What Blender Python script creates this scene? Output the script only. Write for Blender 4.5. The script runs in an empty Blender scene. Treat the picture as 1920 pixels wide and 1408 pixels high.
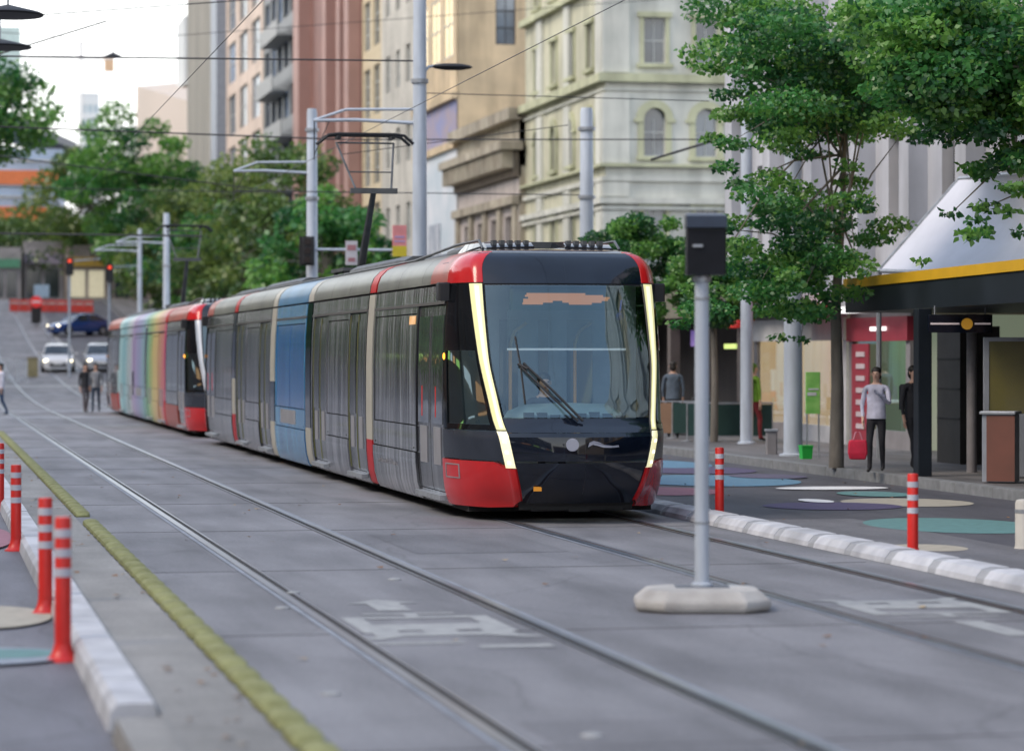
import bpy, math, random
from mathutils import Vector, Matrix

sc = bpy.context.scene
col = sc.collection
R = math.radians

# ---------------------------------------------------------------- camera, world, sun, exposure
CAM_H = 1.95
TH = math.atan(1102.0 / 5400.0)
ST, CT = math.sin(TH), math.cos(TH)
cd = bpy.data.cameras.new('camera')
cam = bpy.data.objects.new('camera', cd)
col.objects.link(cam)
sc.camera = cam
cam.location = (0, 0, CAM_H)
cam.rotation_euler = (R(90), 0, -TH)
cd.sensor_width = 36.0
cd.lens = 5400.0 / 1920.0 * 36.0
cd.shift_y = -36.0 / 1920.0
cd.clip_start = 0.5
cd.clip_end = 5000
cd.dof.use_dof = True
cd.dof.focus_distance = 36.0
cd.dof.aperture_fstop = 1.5

SUN_EL, SUN_AZ = 46.0, 254.0      # azimuth measured from +Y towards +X
w = bpy.data.worlds.new("World"); sc.world = w; w.use_nodes = True
nt = w.node_tree; nt.nodes.clear()
sky = nt.nodes.new('ShaderNodeTexSky'); sky.sky_type = 'NISHITA'; sky.sun_disc = False
sky.sun_elevation = R(SUN_EL); sky.sun_rotation = R(SUN_AZ)
sky.air_density = 1.2; sky.dust_density = 4.0; sky.ozone_density = 1.5
bg = nt.nodes.new('ShaderNodeBackground'); bg.inputs[1].default_value = 0.15
wo = nt.nodes.new('ShaderNodeOutputWorld')
# thin high cloud evens the sky out towards white
tcw = nt.nodes.new('ShaderNodeTexCoord')
nzw = nt.nodes.new('ShaderNodeTexNoise'); nzw.inputs['Scale'].default_value = 2.5; nzw.inputs['Detail'].default_value = 5
nt.links.new(tcw.outputs['Generated'], nzw.inputs['Vector'])
mrw = nt.nodes.new('ShaderNodeMapRange'); mrw.inputs['From Min'].default_value = .35; mrw.inputs['From Max'].default_value = .65
mrw.inputs['To Min'].default_value = .5; mrw.inputs['To Max'].default_value = .8
nt.links.new(nzw.outputs['Fac'], mrw.inputs['Value'])
mxw = nt.nodes.new('ShaderNodeMixRGB'); mxw.inputs['Color2'].default_value = (10.5, 11.6, 13.6, 1)
nt.links.new(mrw.outputs['Result'], mxw.inputs['Fac'])
# the cloud is bright low down and bluer overhead
sxw = nt.nodes.new('ShaderNodeSeparateXYZ'); nt.links.new(tcw.outputs['Generated'], sxw.inputs[0])
mzw = nt.nodes.new('ShaderNodeMapRange'); mzw.inputs['From Min'].default_value = .12; mzw.inputs['From Max'].default_value = .6
nt.links.new(sxw.outputs['Z'], mzw.inputs['Value'])
czw = nt.nodes.new('ShaderNodeMixRGB'); czw.inputs['Color1'].default_value = (14.0, 14.0, 13.8, 1); czw.inputs['Color2'].default_value = (3.0, 4.0, 5.8, 1)
nt.links.new(mzw.outputs['Result'], czw.inputs['Fac']); nt.links.new(czw.outputs[0], mxw.inputs['Color2'])
nt.links.new(sky.outputs[0], mxw.inputs['Color1']); nt.links.new(mxw.outputs[0], bg.inputs[0])
nt.links.new(bg.outputs[0], wo.inputs[0])

sl = bpy.data.lights.new('sun', 'SUN'); sl.energy = 1.5; sl.angle = R(22); sl.color = (1, .86, .70)
so = bpy.data.objects.new('sun', sl); col.objects.link(so)
a = R(SUN_AZ)
sdir = Vector((math.sin(a) * math.cos(R(SUN_EL)), math.cos(a) * math.cos(R(SUN_EL)), math.sin(R(SUN_EL))))
so.rotation_euler = sdir.to_track_quat('Z', 'Y').to_euler()

sc.view_settings.view_transform = 'Standard'
sc.view_settings.look = 'None'
sc.view_settings.gamma = 1.0
sc.view_settings.exposure = 0.53
sc.view_settings.use_curve_mapping = False
sc.cycles.use_denoising = True
sc.cycles.max_bounces = 6
sc.cycles.diffuse_bounces = 3
sc.cycles.glossy_bounces = 3
sc.cycles.transparent_max_bounces = 12
sc.cycles.sample_clamp_indirect = 6

# ---------------------------------------------------------------- survey helpers
def at(x, y, Z):
    """place seen at (x,y) of the survey photograph and Z metres deep -> world point"""
    xc = (x - 960.0) / 5400.0 * Z
    return Vector((xc * CT + Z * ST, -xc * ST + Z * CT, CAM_H - (y - 668.0) / 5400.0 * Z))

def on_x(x, X):
    """Y of the point of the plane X=const seen in column x"""
    Z = 5400.0 * X / CT / (x + 142.0)
    return (Z - X * ST) / CT

def g(Y):
    """height of the street: level, then climbing beyond the crossing"""
    if Y < 104: return 0.0
    if Y < 205: return 0.00038 * (Y - 104) ** 2
    if Y < 240: return 3.876 + 0.0768 * (Y - 205)
    return 6.564 + 0.01 * (Y - 240)

# ---------------------------------------------------------------- materials
MATS = {}
def mat(name, c, rough=.6, metal=0., var=.12, scale=3., bump=0., bscale=40., coat=0., emit=None, es=0.,
        spec=.5, c2=None, stretch=None, ior=1.5, fr=(.3, .7), weather=0., detail=4.):
    if name in MATS: return MATS[name]
    m = bpy.data.materials.new(name); m.use_nodes = True
    n = m.node_tree.nodes; l = m.node_tree.links
    b = n['Principled BSDF']
    tc = n.new('ShaderNodeNewGeometry'); mp = n.new('ShaderNodeMapping')
    if stretch: mp.inputs['Scale'].default_value = stretch
    l.new(tc.outputs['Position'], mp.inputs['Vector'])
    nz = n.new('ShaderNodeTexNoise'); nz.inputs['Scale'].default_value = scale; nz.inputs['Detail'].default_value = detail
    l.new(mp.outputs[0], nz.inputs['Vector'])
    mr = n.new('ShaderNodeMapRange'); mr.inputs['From Min'].default_value = fr[0]; mr.inputs['From Max'].default_value = fr[1]
    l.new(nz.outputs['Fac'], mr.inputs['Value'])
    mx = n.new('ShaderNodeMixRGB')
    if c2 is None:
        ca = [max(0, v * (1 - var)) for v in c]; cb = [min(1, v * (1 + var)) for v in c]
    else:
        ca, cb = c, c2
    mx.inputs['Color1'].default_value = (*ca[:3], 1); mx.inputs['Color2'].default_value = (*cb[:3], 1)
    l.new(mr.outputs['Result'], mx.inputs['Fac']); l.new(mx.outputs[0], b.inputs['Base Color'])
    if weather:      # rain streaks and soot blotches of the wall itself
        m2 = n.new('ShaderNodeMapping'); m2.inputs['Scale'].default_value = (.9, .9, .12); l.new(tc.outputs['Position'], m2.inputs['Vector'])
        n2 = n.new('ShaderNodeTexNoise'); n2.inputs['Scale'].default_value = 1.6; n2.inputs['Detail'].default_value = 6; l.new(m2.outputs[0], n2.inputs['Vector'])
        n3 = n.new('ShaderNodeTexNoise'); n3.inputs['Scale'].default_value = .22; n3.inputs['Detail'].default_value = 6; l.new(tc.outputs['Position'], n3.inputs['Vector'])
        ad = n.new('ShaderNodeMath'); ad.operation = 'ADD'; l.new(n2.outputs['Fac'], ad.inputs[0]); l.new(n3.outputs['Fac'], ad.inputs[1])
        r2 = n.new('ShaderNodeMapRange'); r2.inputs['From Min'].default_value = .8; r2.inputs['From Max'].default_value = 1.15
        r2.inputs['To Min'].default_value = 1 - weather; r2.inputs['To Max'].default_value = 1.05; l.new(ad.outputs[0], r2.inputs['Value'])
        mm = n.new('ShaderNodeMixRGB'); mm.blend_type = 'MULTIPLY'; mm.inputs['Fac'].default_value = 1
        l.new(mx.outputs[0], mm.inputs['Color1']); l.new(r2.outputs[0], mm.inputs['Color2']); l.new(mm.outputs[0], b.inputs['Base Color'])
    b.inputs['IOR'].default_value = ior
    b.inputs['Roughness'].default_value = rough; b.inputs['Metallic'].default_value = metal
    b.inputs['Specular IOR Level'].default_value = spec
    b.inputs['Coat Weight'].default_value = coat; b.inputs['Coat Roughness'].default_value = .05
    if bump:
        nb = n.new('ShaderNodeTexNoise'); nb.inputs['Scale'].default_value = bscale; nb.inputs['Detail'].default_value = 3
        l.new(mp.outputs[0], nb.inputs['Vector'])
        bp = n.new('ShaderNodeBump'); bp.inputs['Strength'].default_value = bump; bp.inputs['Distance'].default_value = .02
        l.new(nb.outputs['Fac'], bp.inputs['Height']); l.new(bp.outputs[0], b.inputs['Normal'])
    if emit:
        b.inputs['Emission Color'].default_value = (*emit, 1); b.inputs['Emission Strength'].default_value = es
    MATS[name] = m
    return m

def glass(name, tint=(.7, .8, .82), refl=.25, rough=.01, rmax=.95):
    if name in MATS: return MATS[name]
    m = bpy.data.materials.new(name); m.use_nodes = True
    n = m.node_tree.nodes; l = m.node_tree.links; n.clear()
    o = n.new('ShaderNodeOutputMaterial'); t = n.new('ShaderNodeBsdfTransparent'); gl = n.new('ShaderNodeBsdfGlossy')
    t.inputs[0].default_value = (*tint, 1); gl.inputs['Roughness'].default_value = rough; gl.inputs[0].default_value = (.72, .93, 1, 1)
    fr = n.new('ShaderNodeLayerWeight'); fr.inputs['Blend'].default_value = .3
    mr = n.new('ShaderNodeMapRange'); mr.inputs['To Min'].default_value = refl; mr.inputs['To Max'].default_value = rmax
    tc = n.new('ShaderNodeTexCoord'); nz = n.new('ShaderNodeTexNoise'); nz.inputs['Scale'].default_value = 1.5
    bp = n.new('ShaderNodeBump'); bp.inputs['Strength'].default_value = .02
    l.new(tc.outputs['Object'], nz.inputs['Vector']); l.new(nz.outputs['Fac'], bp.inputs['Height']); l.new(bp.outputs[0], gl.inputs['Normal'])
    mx = n.new('ShaderNodeMixShader')
    l.new(fr.outputs['Facing'], mr.inputs['Value']); l.new(mr.outputs['Result'], mx.inputs[0])
    l.new(t.outputs[0], mx.inputs[1]); l.new(gl.outputs[0], mx.inputs[2]); l.new(mx.outputs[0], o.inputs[0])
    MATS[name] = m
    return m

def leaf_mat(name, c):
    if name in MATS: return MATS[name]
    m = bpy.data.materials.new(name); m.use_nodes = True
    n = m.node_tree.nodes; l = m.node_tree.links; n.clear()
    o = n.new('ShaderNodeOutputMaterial'); d = n.new('ShaderNodeBsdfDiffuse'); t = n.new('ShaderNodeBsdfTranslucent')
    gl = n.new('ShaderNodeBsdfGlossy'); gl.inputs['Roughness'].default_value = .45
    tc = n.new('ShaderNodeTexCoord'); nz = n.new('ShaderNodeTexNoise'); nz.inputs['Scale'].default_value = 1.3
    mx = n.new('ShaderNodeMixRGB'); mx.inputs['Color1'].default_value = (*[v * .6 for v in c], 1); mx.inputs['Color2'].default_value = (*[v * 1.4 for v in c], 1)
    l.new(tc.outputs['Object'], nz.inputs['Vector']); l.new(nz.outputs['Fac'], mx.inputs['Fac'])
    l.new(mx.outputs[0], d.inputs[0]); l.new(mx.outputs[0], t.inputs[0])
    s = n.new('ShaderNodeMixShader'); s.inputs[0].default_value = .5
    l.new(d.outputs[0], s.inputs[1]); l.new(t.outputs[0], s.inputs[2])
    s2 = n.new('ShaderNodeMixShader'); s2.inputs[0].default_value = .06
    l.new(s.outputs[0], s2.inputs[1]); l.new(gl.outputs[0], s2.inputs[2]); l.new(s2.outputs[0], o.inputs[0])
    MATS[name] = m
    return m

# ---------------------------------------------------------------- mesh builder
class MB:
    def __init__(s): s.v = []; s.f = []; s.mi = []
    def face(s, pts, mi=0):
        i = len(s.v); s.v.extend([tuple(p) for p in pts]); s.f.append(tuple(range(i, i + len(pts)))); s.mi.append(mi)
    def box(s, x0, x1, y0, y1, z0, z1, mi=0, bev=0.0, M=None):
        if x0 > x1: x0, x1 = x1, x0
        if y0 > y1: y0, y1 = y1, y0
        if z0 > z1: z0, z1 = z1, z0
        if bev > 0:
            b = min(bev, (x1 - x0) / 2.01, (y1 - y0) / 2.01)
            base = [(x0 + b, y0), (x1 - b, y0), (x1, y0 + b), (x1, y1 - b), (x1 - b, y1), (x0 + b, y1), (x0, y1 - b), (x0, y0 + b)]
            return s.prism(base, z0, z1, mi, top_inset=b * .7, M=M)
        P = [Vector(p) for p in ((x0, y0, z0), (x1, y0, z0), (x1, y1, z0), (x0, y1, z0), (x0, y0, z1), (x1, y0, z1), (x1, y1, z1), (x0, y1, z1))]
        if M: P = [M @ p for p in P]
        i = len(s.v); s.v.extend([tuple(p) for p in P])
        for f in ((0, 3, 2, 1), (4, 5, 6, 7), (0, 1, 5, 4), (1, 2, 6, 5), (2, 3, 7, 6), (3, 0, 4, 7)):
            s.f.append(tuple(i + k for k in f)); s.mi.append(mi)
    def prism(s, base, z0, z1, mi=0, top_inset=0.0, M=None):
        n = len(base)
        cx = sum(p[0] for p in base) / n; cy = sum(p[1] for p in base) / n
        rings = [[Vector((p[0], p[1], z0)) for p in base]]
        if top_inset:
            rings.append([Vector((p[0], p[1], z1 - top_inset)) for p in base])
            def ins(p):
                dx, dy = cx - p[0], cy - p[1]; L = math.hypot(dx, dy) or 1
                return Vector((p[0] + dx / L * top_inset, p[1] + dy / L * top_inset, z1))
            rings.append([ins(p) for p in base])
        else:
            rings.append([Vector((p[0], p[1], z1)) for p in base])
        if M: rings = [[M @ p for p in r] for r in rings]
        s.loft(rings, mi, cap=True)
    def loft(s, rings, mi=0, cap=False, closed=True):
        n = len(rings[0]); i0 = len(s.v)
        for r in rings: s.v.extend([tuple(p) for p in r])
        for k in range(len(rings) - 1):
            for j in range(n if closed else n - 1):
                a = i0 + k * n + j; b = i0 + k * n + (j + 1) % n
                s.f.append((a, b, b + n, a + n)); s.mi.append(mi)
        if cap:
            s.f.append(tuple(i0 + n - 1 - j for j in range(n))); s.mi.append(mi)
            k = i0 + (len(rings) - 1) * n
            s.f.append(tuple(k + j for j in range(n))); s.mi.append(mi)
    def tube(s, pts, r, n=8, mi=0, cap=True):
        pts = [Vector(p) for p in pts]
        rs = r if isinstance(r, (list, tuple)) else [r] * len(pts)
        rings = []; up = None
        for i, p in enumerate(pts):
            d = (pts[min(i + 1, len(pts) - 1)] - pts[max(i - 1, 0)]).normalized()
            if up is None:
                up = Vector((0, 0, 1)) if abs(d.z) < .9 else Vector((1, 0, 0))
            x = d.cross(up).normalized(); y = x.cross(d).normalized(); up = y
            rings.append([p + (x * math.cos(2 * math.pi * k / n) + y * math.sin(2 * math.pi * k / n)) * rs[i] for k in range(n)])
        s.loft(rings, mi, cap)
    def lathe(s, prof, cx=0, cy=0, n=16, mi=0, cap=True, sx=1, sy=1):
        rings = [[Vector((cx + r * sx * math.cos(2 * math.pi * k / n), cy + r * sy * math.sin(2 * math.pi * k / n), z)) for k in range(n)] for r, z in prof]
        s.loft(rings, mi, cap)
    def ball(s, c, rx, ry, rz, n=10, m=6, mi=0):
        rings = []
        for i in range(m + 1):
            t = -math.pi / 2 + math.pi * i / m
            q = max(math.cos(t), .02)
            rings.append([Vector((c[0] + rx * q * math.cos(2 * math.pi * k / n), c[1] + ry * q * math.sin(2 * math.pi * k / n), c[2] + rz * math.sin(t))) for k in range(n)])
        s.loft(rings, mi, cap=True)
    def grid(s, fn, us, vs, mi=0):
        i0 = len(s.v)
        for v in vs:
            for u in us: s.v.append(tuple(fn(u, v)))
        n = len(us)
        for j in range(len(vs) - 1):
            for i in range(n - 1):
                a = i0 + j * n + i
                s.f.append((a, a + 1, a + 1 + n, a + n)); s.mi.append(mi)
    def build(s, name, mats, parent=None, smooth=False, loc=None, angle=40):
        me = bpy.data.meshes.new(name); me.from_pydata(s.v, [], s.f); me.update()
        if not isinstance(mats, (list, tuple)): mats = [mats]
        for m in mats: me.materials.append(m)
        if len(mats) > 1: me.polygons.foreach_set('material_index', s.mi)
        if smooth:
            me.polygons.foreach_set('use_smooth', [True] * len(me.polygons))
            try: me.set_sharp_from_angle(angle=R(angle))
            except Exception: pass
        o = bpy.data.objects.new(name, me); col.objects.link(o)
        if parent: o.parent = parent
        if loc: o.location = loc
        return o

def tag(o, label=None, cat=None, group=None, kind=None):
    if label: o['label'] = label
    if cat: o['category'] = cat
    if group: o['group'] = group
    if kind: o['kind'] = kind
    return o

def thing(name, label, cat, loc=(0, 0, 0), rz=0, group=None):
    o = bpy.data.objects.new(name, None); col.objects.link(o)
    o.empty_display_size = .2
    o.location = loc; o.rotation_euler = (0, 0, rz)
    return tag(o, label, cat, group)

def children_of(o): return [c for c in bpy.data.objects if c.parent == o]
def dup(root, loc, rz=None, label=None, group=None, scale=None):
    def cp(o, par):
        c = o.copy(); col.objects.link(c); c.parent = par
        for ch in children_of(o): cp(ch, c)
        return c
    c = cp(root, None); c.location = loc
    if rz is not None: c.rotation_euler = (0, 0, rz)
    if label: c['label'] = label
    if group: c['group'] = group
    if scale: c.scale = scale
    return c

def lerp_tab(tab, z):
    if z <= tab[0][0]: return tab[0][1]
    for (a, b), (c, d) in zip(tab, tab[1:]):
        if z <= c: return b + (d - b) * (z - a) / (c - a)
    return tab[-1][1]
def smooth_tab(tab, z):
    n = len(tab)
    if z <= tab[0][0]: return tab[0][1]
    if z >= tab[-1][0]: return tab[-1][1]
    i = 0
    while z > tab[i + 1][0]: i += 1
    d = [(tab[k + 1][1] - tab[k][1]) / (tab[k + 1][0] - tab[k][0]) for k in range(n - 1)]
    def m(k):
        if k == 0: return d[0]
        if k == n - 1: return d[-1]
        if d[k - 1] * d[k] <= 0: return 0
        return 2 * d[k - 1] * d[k] / (d[k - 1] + d[k])
    h = tab[i + 1][0] - tab[i][0]; t = (z - tab[i][0]) / h
    return ((2 * t ** 3 - 3 * t ** 2 + 1) * tab[i][1] + (t ** 3 - 2 * t * t + t) * h * m(i) + (3 * t * t - 2 * t ** 3) * tab[i + 1][1] + (t ** 3 - t * t) * h * m(i + 1))
def frange(a, b, n): return [a + (b - a) * i / n for i in range(n + 1)]

# common materials
M_black = mat('black_gloss_paint', (.005, .008, .016), rough=.06, coat=0, spec=.6, var=.3)
M_dark = mat('dark_rubber', (.015, .015, .017), rough=.6)
M_steel = mat('galvanised_steel', (.36, .38, .41), rough=.45, metal=.6, var=.15, scale=6)
M_polegrey = mat('pole_grey_paint', (.44, .49, .56), rough=.45, var=.12, scale=2, stretch=(3, 3, .6), weather=.22)
M_white = mat('white_paint', (.75, .76, .78), rough=.5, var=.08)
M_red = mat('tram_red_paint', (.50, .012, .014), rough=.16, coat=.25, spec=.35, var=.08)
M_win = mat('window_glass_dark', (.03, .04, .05), rough=.06, spec=.8, var=.6, scale=.6)
# ---------------------------------------------------------------- ground, road, track
random.seed(4)
YS = [-160, -60, 0, 10, 20, 30, 40, 50, 60, 70, 80, 90, 100, 104] + list(range(110, 246, 5)) + [300, 450, 700, 1200]
def sheet(name, x0, x1, y0, y1, z, m, kind='structure', thick=None, label=None, parent=None):
    mb = MB(); ys = [y0] + [y for y in YS if y0 < y < y1] + [y1]
    xs = frange(x0, x1, max(1, int((x1 - x0) / 40)))
    mb.grid(lambda u, v: Vector((u, v, g(v) + z)), xs, ys)
    if thick:
        for xx in (x0, x1): mb.grid(lambda u, v: Vector((xx, v, g(v) + (z if u else z - thick))), [0, 1], ys)
        for yy in (y0, y1): mb.grid(lambda u, v: Vector((u, yy, g(yy) + (z if v else z - thick))), [x0, x1], [0, 1])
    o = mb.build(name, m, parent)
    if kind: o['kind'] = kind
    return o

def asphalt(name, c, c2, sc_=.35, patch=.5):
    m = mat(name, c, rough=.62, c2=c2, scale=sc_, detail=8, bump=.35, bscale=60, spec=.35)
    n = m.node_tree.nodes; l = m.node_tree.links; b = n['Principled BSDF']
    # fine aggregate and darker stains over the base
    old = b.inputs['Base Color'].links[0].from_socket
    tc = n.new('ShaderNodeTexCoord')
    f = n.new('ShaderNodeTexNoise'); f.inputs['Scale'].default_value = 28; f.inputs['Detail'].default_value = 6; l.new(tc.outputs['Object'], f.inputs['Vector'])
    mp = n.new('ShaderNodeMapping'); mp.inputs['Scale'].default_value = (1.2, .22, 1); l.new(tc.outputs['Object'], mp.inputs['Vector'])
    s = n.new('ShaderNodeTexNoise'); s.inputs['Scale'].default_value = 1.3; s.inputs['Detail'].default_value = 5; l.new(mp.outputs[0], s.inputs['Vector'])
    r1 = n.new('ShaderNodeMapRange'); r1.inputs['To Min'].default_value = .6; r1.inputs['To Max'].default_value = 1.4; l.new(f.outputs['Fac'], r1.inputs['Value'])
    r2 = n.new('ShaderNodeMapRange'); r2.inputs['From Min'].default_value = .3; r2.inputs['From Max'].default_value = .62; r2.inputs['To Min'].default_value = .62; r2.inputs['To Max'].default_value = 1.06; l.new(s.outputs['Fac'], r2.inputs['Value'])
    mu = n.new('ShaderNodeMath'); mu.operation = 'MULTIPLY'; l.new(r1.outputs[0], mu.inputs[0]); l.new(r2.outputs[0], mu.inputs[1])
    vd = n.new('ShaderNodeMixRGB'); vd.inputs['Fac'].default_value = .25; n4 = n.new('ShaderNodeTexNoise'); n4.inputs['Scale'].default_value = 1.1; n4.inputs['Detail'].default_value = 5
    l.new(tc.outputs['Object'], n4.inputs['Vector']); l.new(tc.outputs['Object'], vd.inputs['Color1']); l.new(n4.outputs['Color'], vd.inputs['Color2'])
    vo = n.new('ShaderNodeTexVoronoi'); vo.feature = 'DISTANCE_TO_EDGE'; vo.inputs['Scale'].default_value = .45; l.new(vd.outputs[0], vo.inputs['Vector'])
    r3 = n.new('ShaderNodeMapRange'); r3.inputs['From Max'].default_value = .010; r3.inputs['To Min'].default_value = .8; l.new(vo.outputs['Distance'], r3.inputs['Value'])
    m3 = n.new('ShaderNodeMath'); m3.operation = 'MULTIPLY'; l.new(mu.outputs[0], m3.inputs[0]); l.new(r3.outputs[0], m3.inputs[1]); mu = m3
    hs = n.new('ShaderNodeMixRGB'); hs.blend_type = 'MULTIPLY'; hs.inputs['Fac'].default_value = 1
    l.new(old, hs.inputs['Color1']); l.new(mu.outputs[0], hs.inputs['Color2']); l.new(hs.outputs[0], b.inputs['Base Color'])
    return m

G_ground = asphalt('ground_paving', (.16, .16, .17), (.20, .20, .21))
G_track = asphalt('track_slab_concrete', (.155, .156, .172), (.222, .222, .24))
G_road = asphalt('road_asphalt', (.075, .075, .09), (.10, .10, .115), sc_=.6)
G_roadl = asphalt('left_road_asphalt', (.13, .13, .155), (.165, .165, .19), sc_=.6)
G_foot = asphalt('footpath_paving', (.13, .13, .135), (.18, .175, .18), sc_=1.2)
G_kerb = mat('kerb_granite', (.19, .20, .21), rough=.7, var=.2, scale=6, bump=.3)
G_conc = asphalt('island_concrete', (.20, .195, .185), (.28, .27, .26), sc_=.9)
G_paintw = mat('road_paint_white', (.24, .25, .26), rough=.7, c2=(.36, .37, .37), scale=7)
G_kerbw = mat('kerb_white_paint', (.42, .43, .47), rough=.6, c2=(.58, .59, .62), scale=4, bump=.2, weather=.35)
G_rail = mat('rail_steel', (.30, .33, .38), rough=.28, metal=.8, var=.15, scale=5, stretch=(1, .1, 1))
G_groove = mat('rail_groove', (.02, .018, .018), rough=.8)
G_seal = mat('rail_seal', (.20, .22, .26), rough=.6, var=.2, scale=2)
G_rust = mat('rusty_groove', (.07, .045, .035), rough=.8, var=.3, scale=3)

sheet('ground', -900, 1500, -160, 1200, 0, G_ground)
sheet('track_slab', 1.62, 8.72, -60, 260, .004, G_track)
sheet('road', 8.9, 14.4, -60, 101, .004, G_road)
sheet('cross_street', 8.73, 120, 101.01, 117, .004, G_road)
sheet('far_road', -10, 1.6, 101.01, 240, .004, G_roadl)
sheet('right_far_road', 8.9, 14.4, 117.01, 250, .004, G_road)
sheet('left_road', -12, .93, -60, 100, .004, G_roadl)
sheet('footpath', 14.62, 60, -60, 101, .15, G_foot, thick=.2)
sheet('far_footpath', 14.62, 60, 117.2, 280, .15, G_foot, thick=.2)
sheet('left_footpath', -40, -12, -60, 100, .15, G_foot, thick=.2)

# granite kerb stones of the right footpath
mb = MB()
y = -60
while y < 101:
    mb.box(14.4, 14.61, y + .006, y + 1.494, -.02, .152, bev=.015); y += 1.5
tag(mb.build('footpath_kerb', G_kerb), kind='structure')
mb = MB()
for k in range(90):
    y0 = 117.2 + k * 1.5; z = g(y0 + .7)
    mb.box(14.4, 14.61, y0 + .006, y0 + 1.494, z - .1, z + .152)
tag(mb.build('far_footpath_kerb', G_kerb), kind='structure')

# rails (track gauge 1.435): steel head, groove, seal strip
def rail_line(xc, inner, m_g, head=.07):
    y0, y1 = -60, 250
    ys = [y for y in YS if y0 <= y <= y1]
    def strip(a, b, z, m, nm):
        mb = MB(); mb.grid(lambda u, v: Vector((u, v, g(v) + z)), [a, b], [y0] + ys + [y1]); return mb.build(nm, m)
    s = inner
    lo = lambda p, q: (min(p, q), max(p, q))
    a, b = lo(xc - head / 2, xc + head / 2)
    o = strip(a, b, .016, G_rail, 'rail'); o['kind'] = 'structure'
    a, b = lo(xc + s * head / 2, xc + s * (head / 2 + .055)); c = strip(a, b, .009, m_g, 'rail_groove_strip'); c['kind'] = 'structure'
    a, b = lo(xc + s * (head / 2 + .055), xc + s * (head / 2 + .075)); c = strip(a, b, .014, G_rail, 'rail_keeper_strip'); c['kind'] = 'structure'
    a, b = lo(xc - s * head / 2, xc - s * (head / 2 + .05)); c = strip(a, b, .010, G_seal, 'rail_seal_strip'); c['kind'] = 'structure'
rail_line(2.865, 1, G_groove); rail_line(4.37, -1, G_groove)
rail_line(6.73, 1, G_rust); rail_line(8.235, -1, G_rust)
# slab joints
mb = MB()
for k in range(30):
    y = 8 + k * 6.0
    for (a, b) in ((1.62, 2.80), (2.99, 4.25), (4.45, 6.66), (6.86, 8.12), (8.3, 8.72)):
        mb.box(a, b, y, y + .012, g(y), g(y) + .008)
tag(mb.build('slab_joint', mat('joint_filler', (.12, .12, .128), rough=.9)), kind='structure')
# reinstatement strips and manhole lids
mb = MB()
tr = asphalt('patch_repair', (.14, .14, .155), (.175, .175, .19))
for (a, b, c, d) in ((4.75, 6.3, 28, 31), (2.0, 2.75, 26, 29), (4.8, 5.5, 44, 52), (3.1, 4.1, 13.6, 15.0), (2.0, 2.6, 44, 47), (9.6, 10.9, 24, 33)):
    mb.face([(a, c, .0065), (b, c, .0065), (b, d, .0065), (a, d, .0065)])
tag(mb.build('road_patch', tr), kind='structure')

# yellow rumble line: separate humps in a row, with a gap
def on_g(y_px):   # distance of ground seen at that picture row
    return 5400 * CAM_H / (y_px - 668)
M_yel = mat('yellow_separator', (.17, .175, .07), rough=.9, c2=(.27, .28, .125), scale=9, bump=.4)
hump0 = None
y = 11.0; k = 0
while y < 74:
    mb_gap = 33.6 < y < 35.0
    if not mb_gap:
        if hump0 is None:
            mb = MB(); n_ = 8
            mb.box(-.082, .082, -.30, .30, 0, .012)
            sect = lambda t, s: [Vector((x * (.7 + .3 * s), t, z)) for x, z in ((-.082, .012), (-.075, .025 * s + .012), (-.05, .037 * s + .012), (0, .042 * s + .012), (.05, .037 * s + .012), (.075, .025 * s + .012), (.082, .012))]
            mb.loft([sect(-.30, .2), sect(-.25, .9), sect(-.15, 1.45), sect(.15, 1.45), sect(.25, .9), sect(.30, .2)], 0, cap=True)
            hump0 = mb.build('lane_separator', M_yel, smooth=True)
            tag(hump0, 'weathered yellow hump, one of the long row beside the near rails', 'lane separator', 'yellow separator humps along the near track')
            hump0.location = (1.88, y, .005)
        else:
            c = hump0.copy(); col.objects.link(c); c.location = (1.88, y, .005)
            c.rotation_euler = (0, 0, random.uniform(-.015, .015))
        k += 1
    y += .70

# left island: white kerb, concrete
island = MB(); island.box(1.2, 1.70, 8.0, 64, -.02, .10, bev=.02)
tag(island.build('traffic_island', G_conc), 'weathered beige concrete strip between the white kerb and the yellow humps', 'traffic island')
kerb0 = None
y = 15.6; k = 0
while y < 62:
    if kerb0 is None:
        mb = MB()
        sec = [(.93, 0), (.945, .11), (.98, .15), (1.17, .15), (1.185, .10), (1.195, 0)]
        mb.loft([[Vector((x, -.585, z)) for x, z in sec], [Vector((x, .585, z)) for x, z in sec]], 0, cap=True)
        kerb0 = mb.build('kerb_block', G_kerbw); tag(kerb0, 'white painted kerb block beside the left red posts, in an unbroken row', 'kerb block', 'white kerb blocks of the left island')
        kerb0.location = (0, y, .004)
    else:
        c = kerb0.copy(); col.objects.link(c); c.location = (0, y, .004 + random.uniform(-.003, .003))
    y += 1.18
mb = MB(); mb.loft([[Vector((x, 8, z)) for x, z in ((.93, -.02), (.95, .12), (1.19, .12), (1.195, -.02))], [Vector((x, 14.7, z)) for x, z in ((.93, -.02), (.95, .12), (1.19, .12), (1.195, -.02))],
     [Vector((x, 14.97, z)) for x, z in ((.95, -.02), (.97, .06), (1.16, .05), (1.19, -.02))]], 0, cap=True)
tag(mb.build('broken_kerb', G_conc, smooth=False), 'bare beige concrete kerb with a chipped end at the front of the left island', 'kerb')

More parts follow.
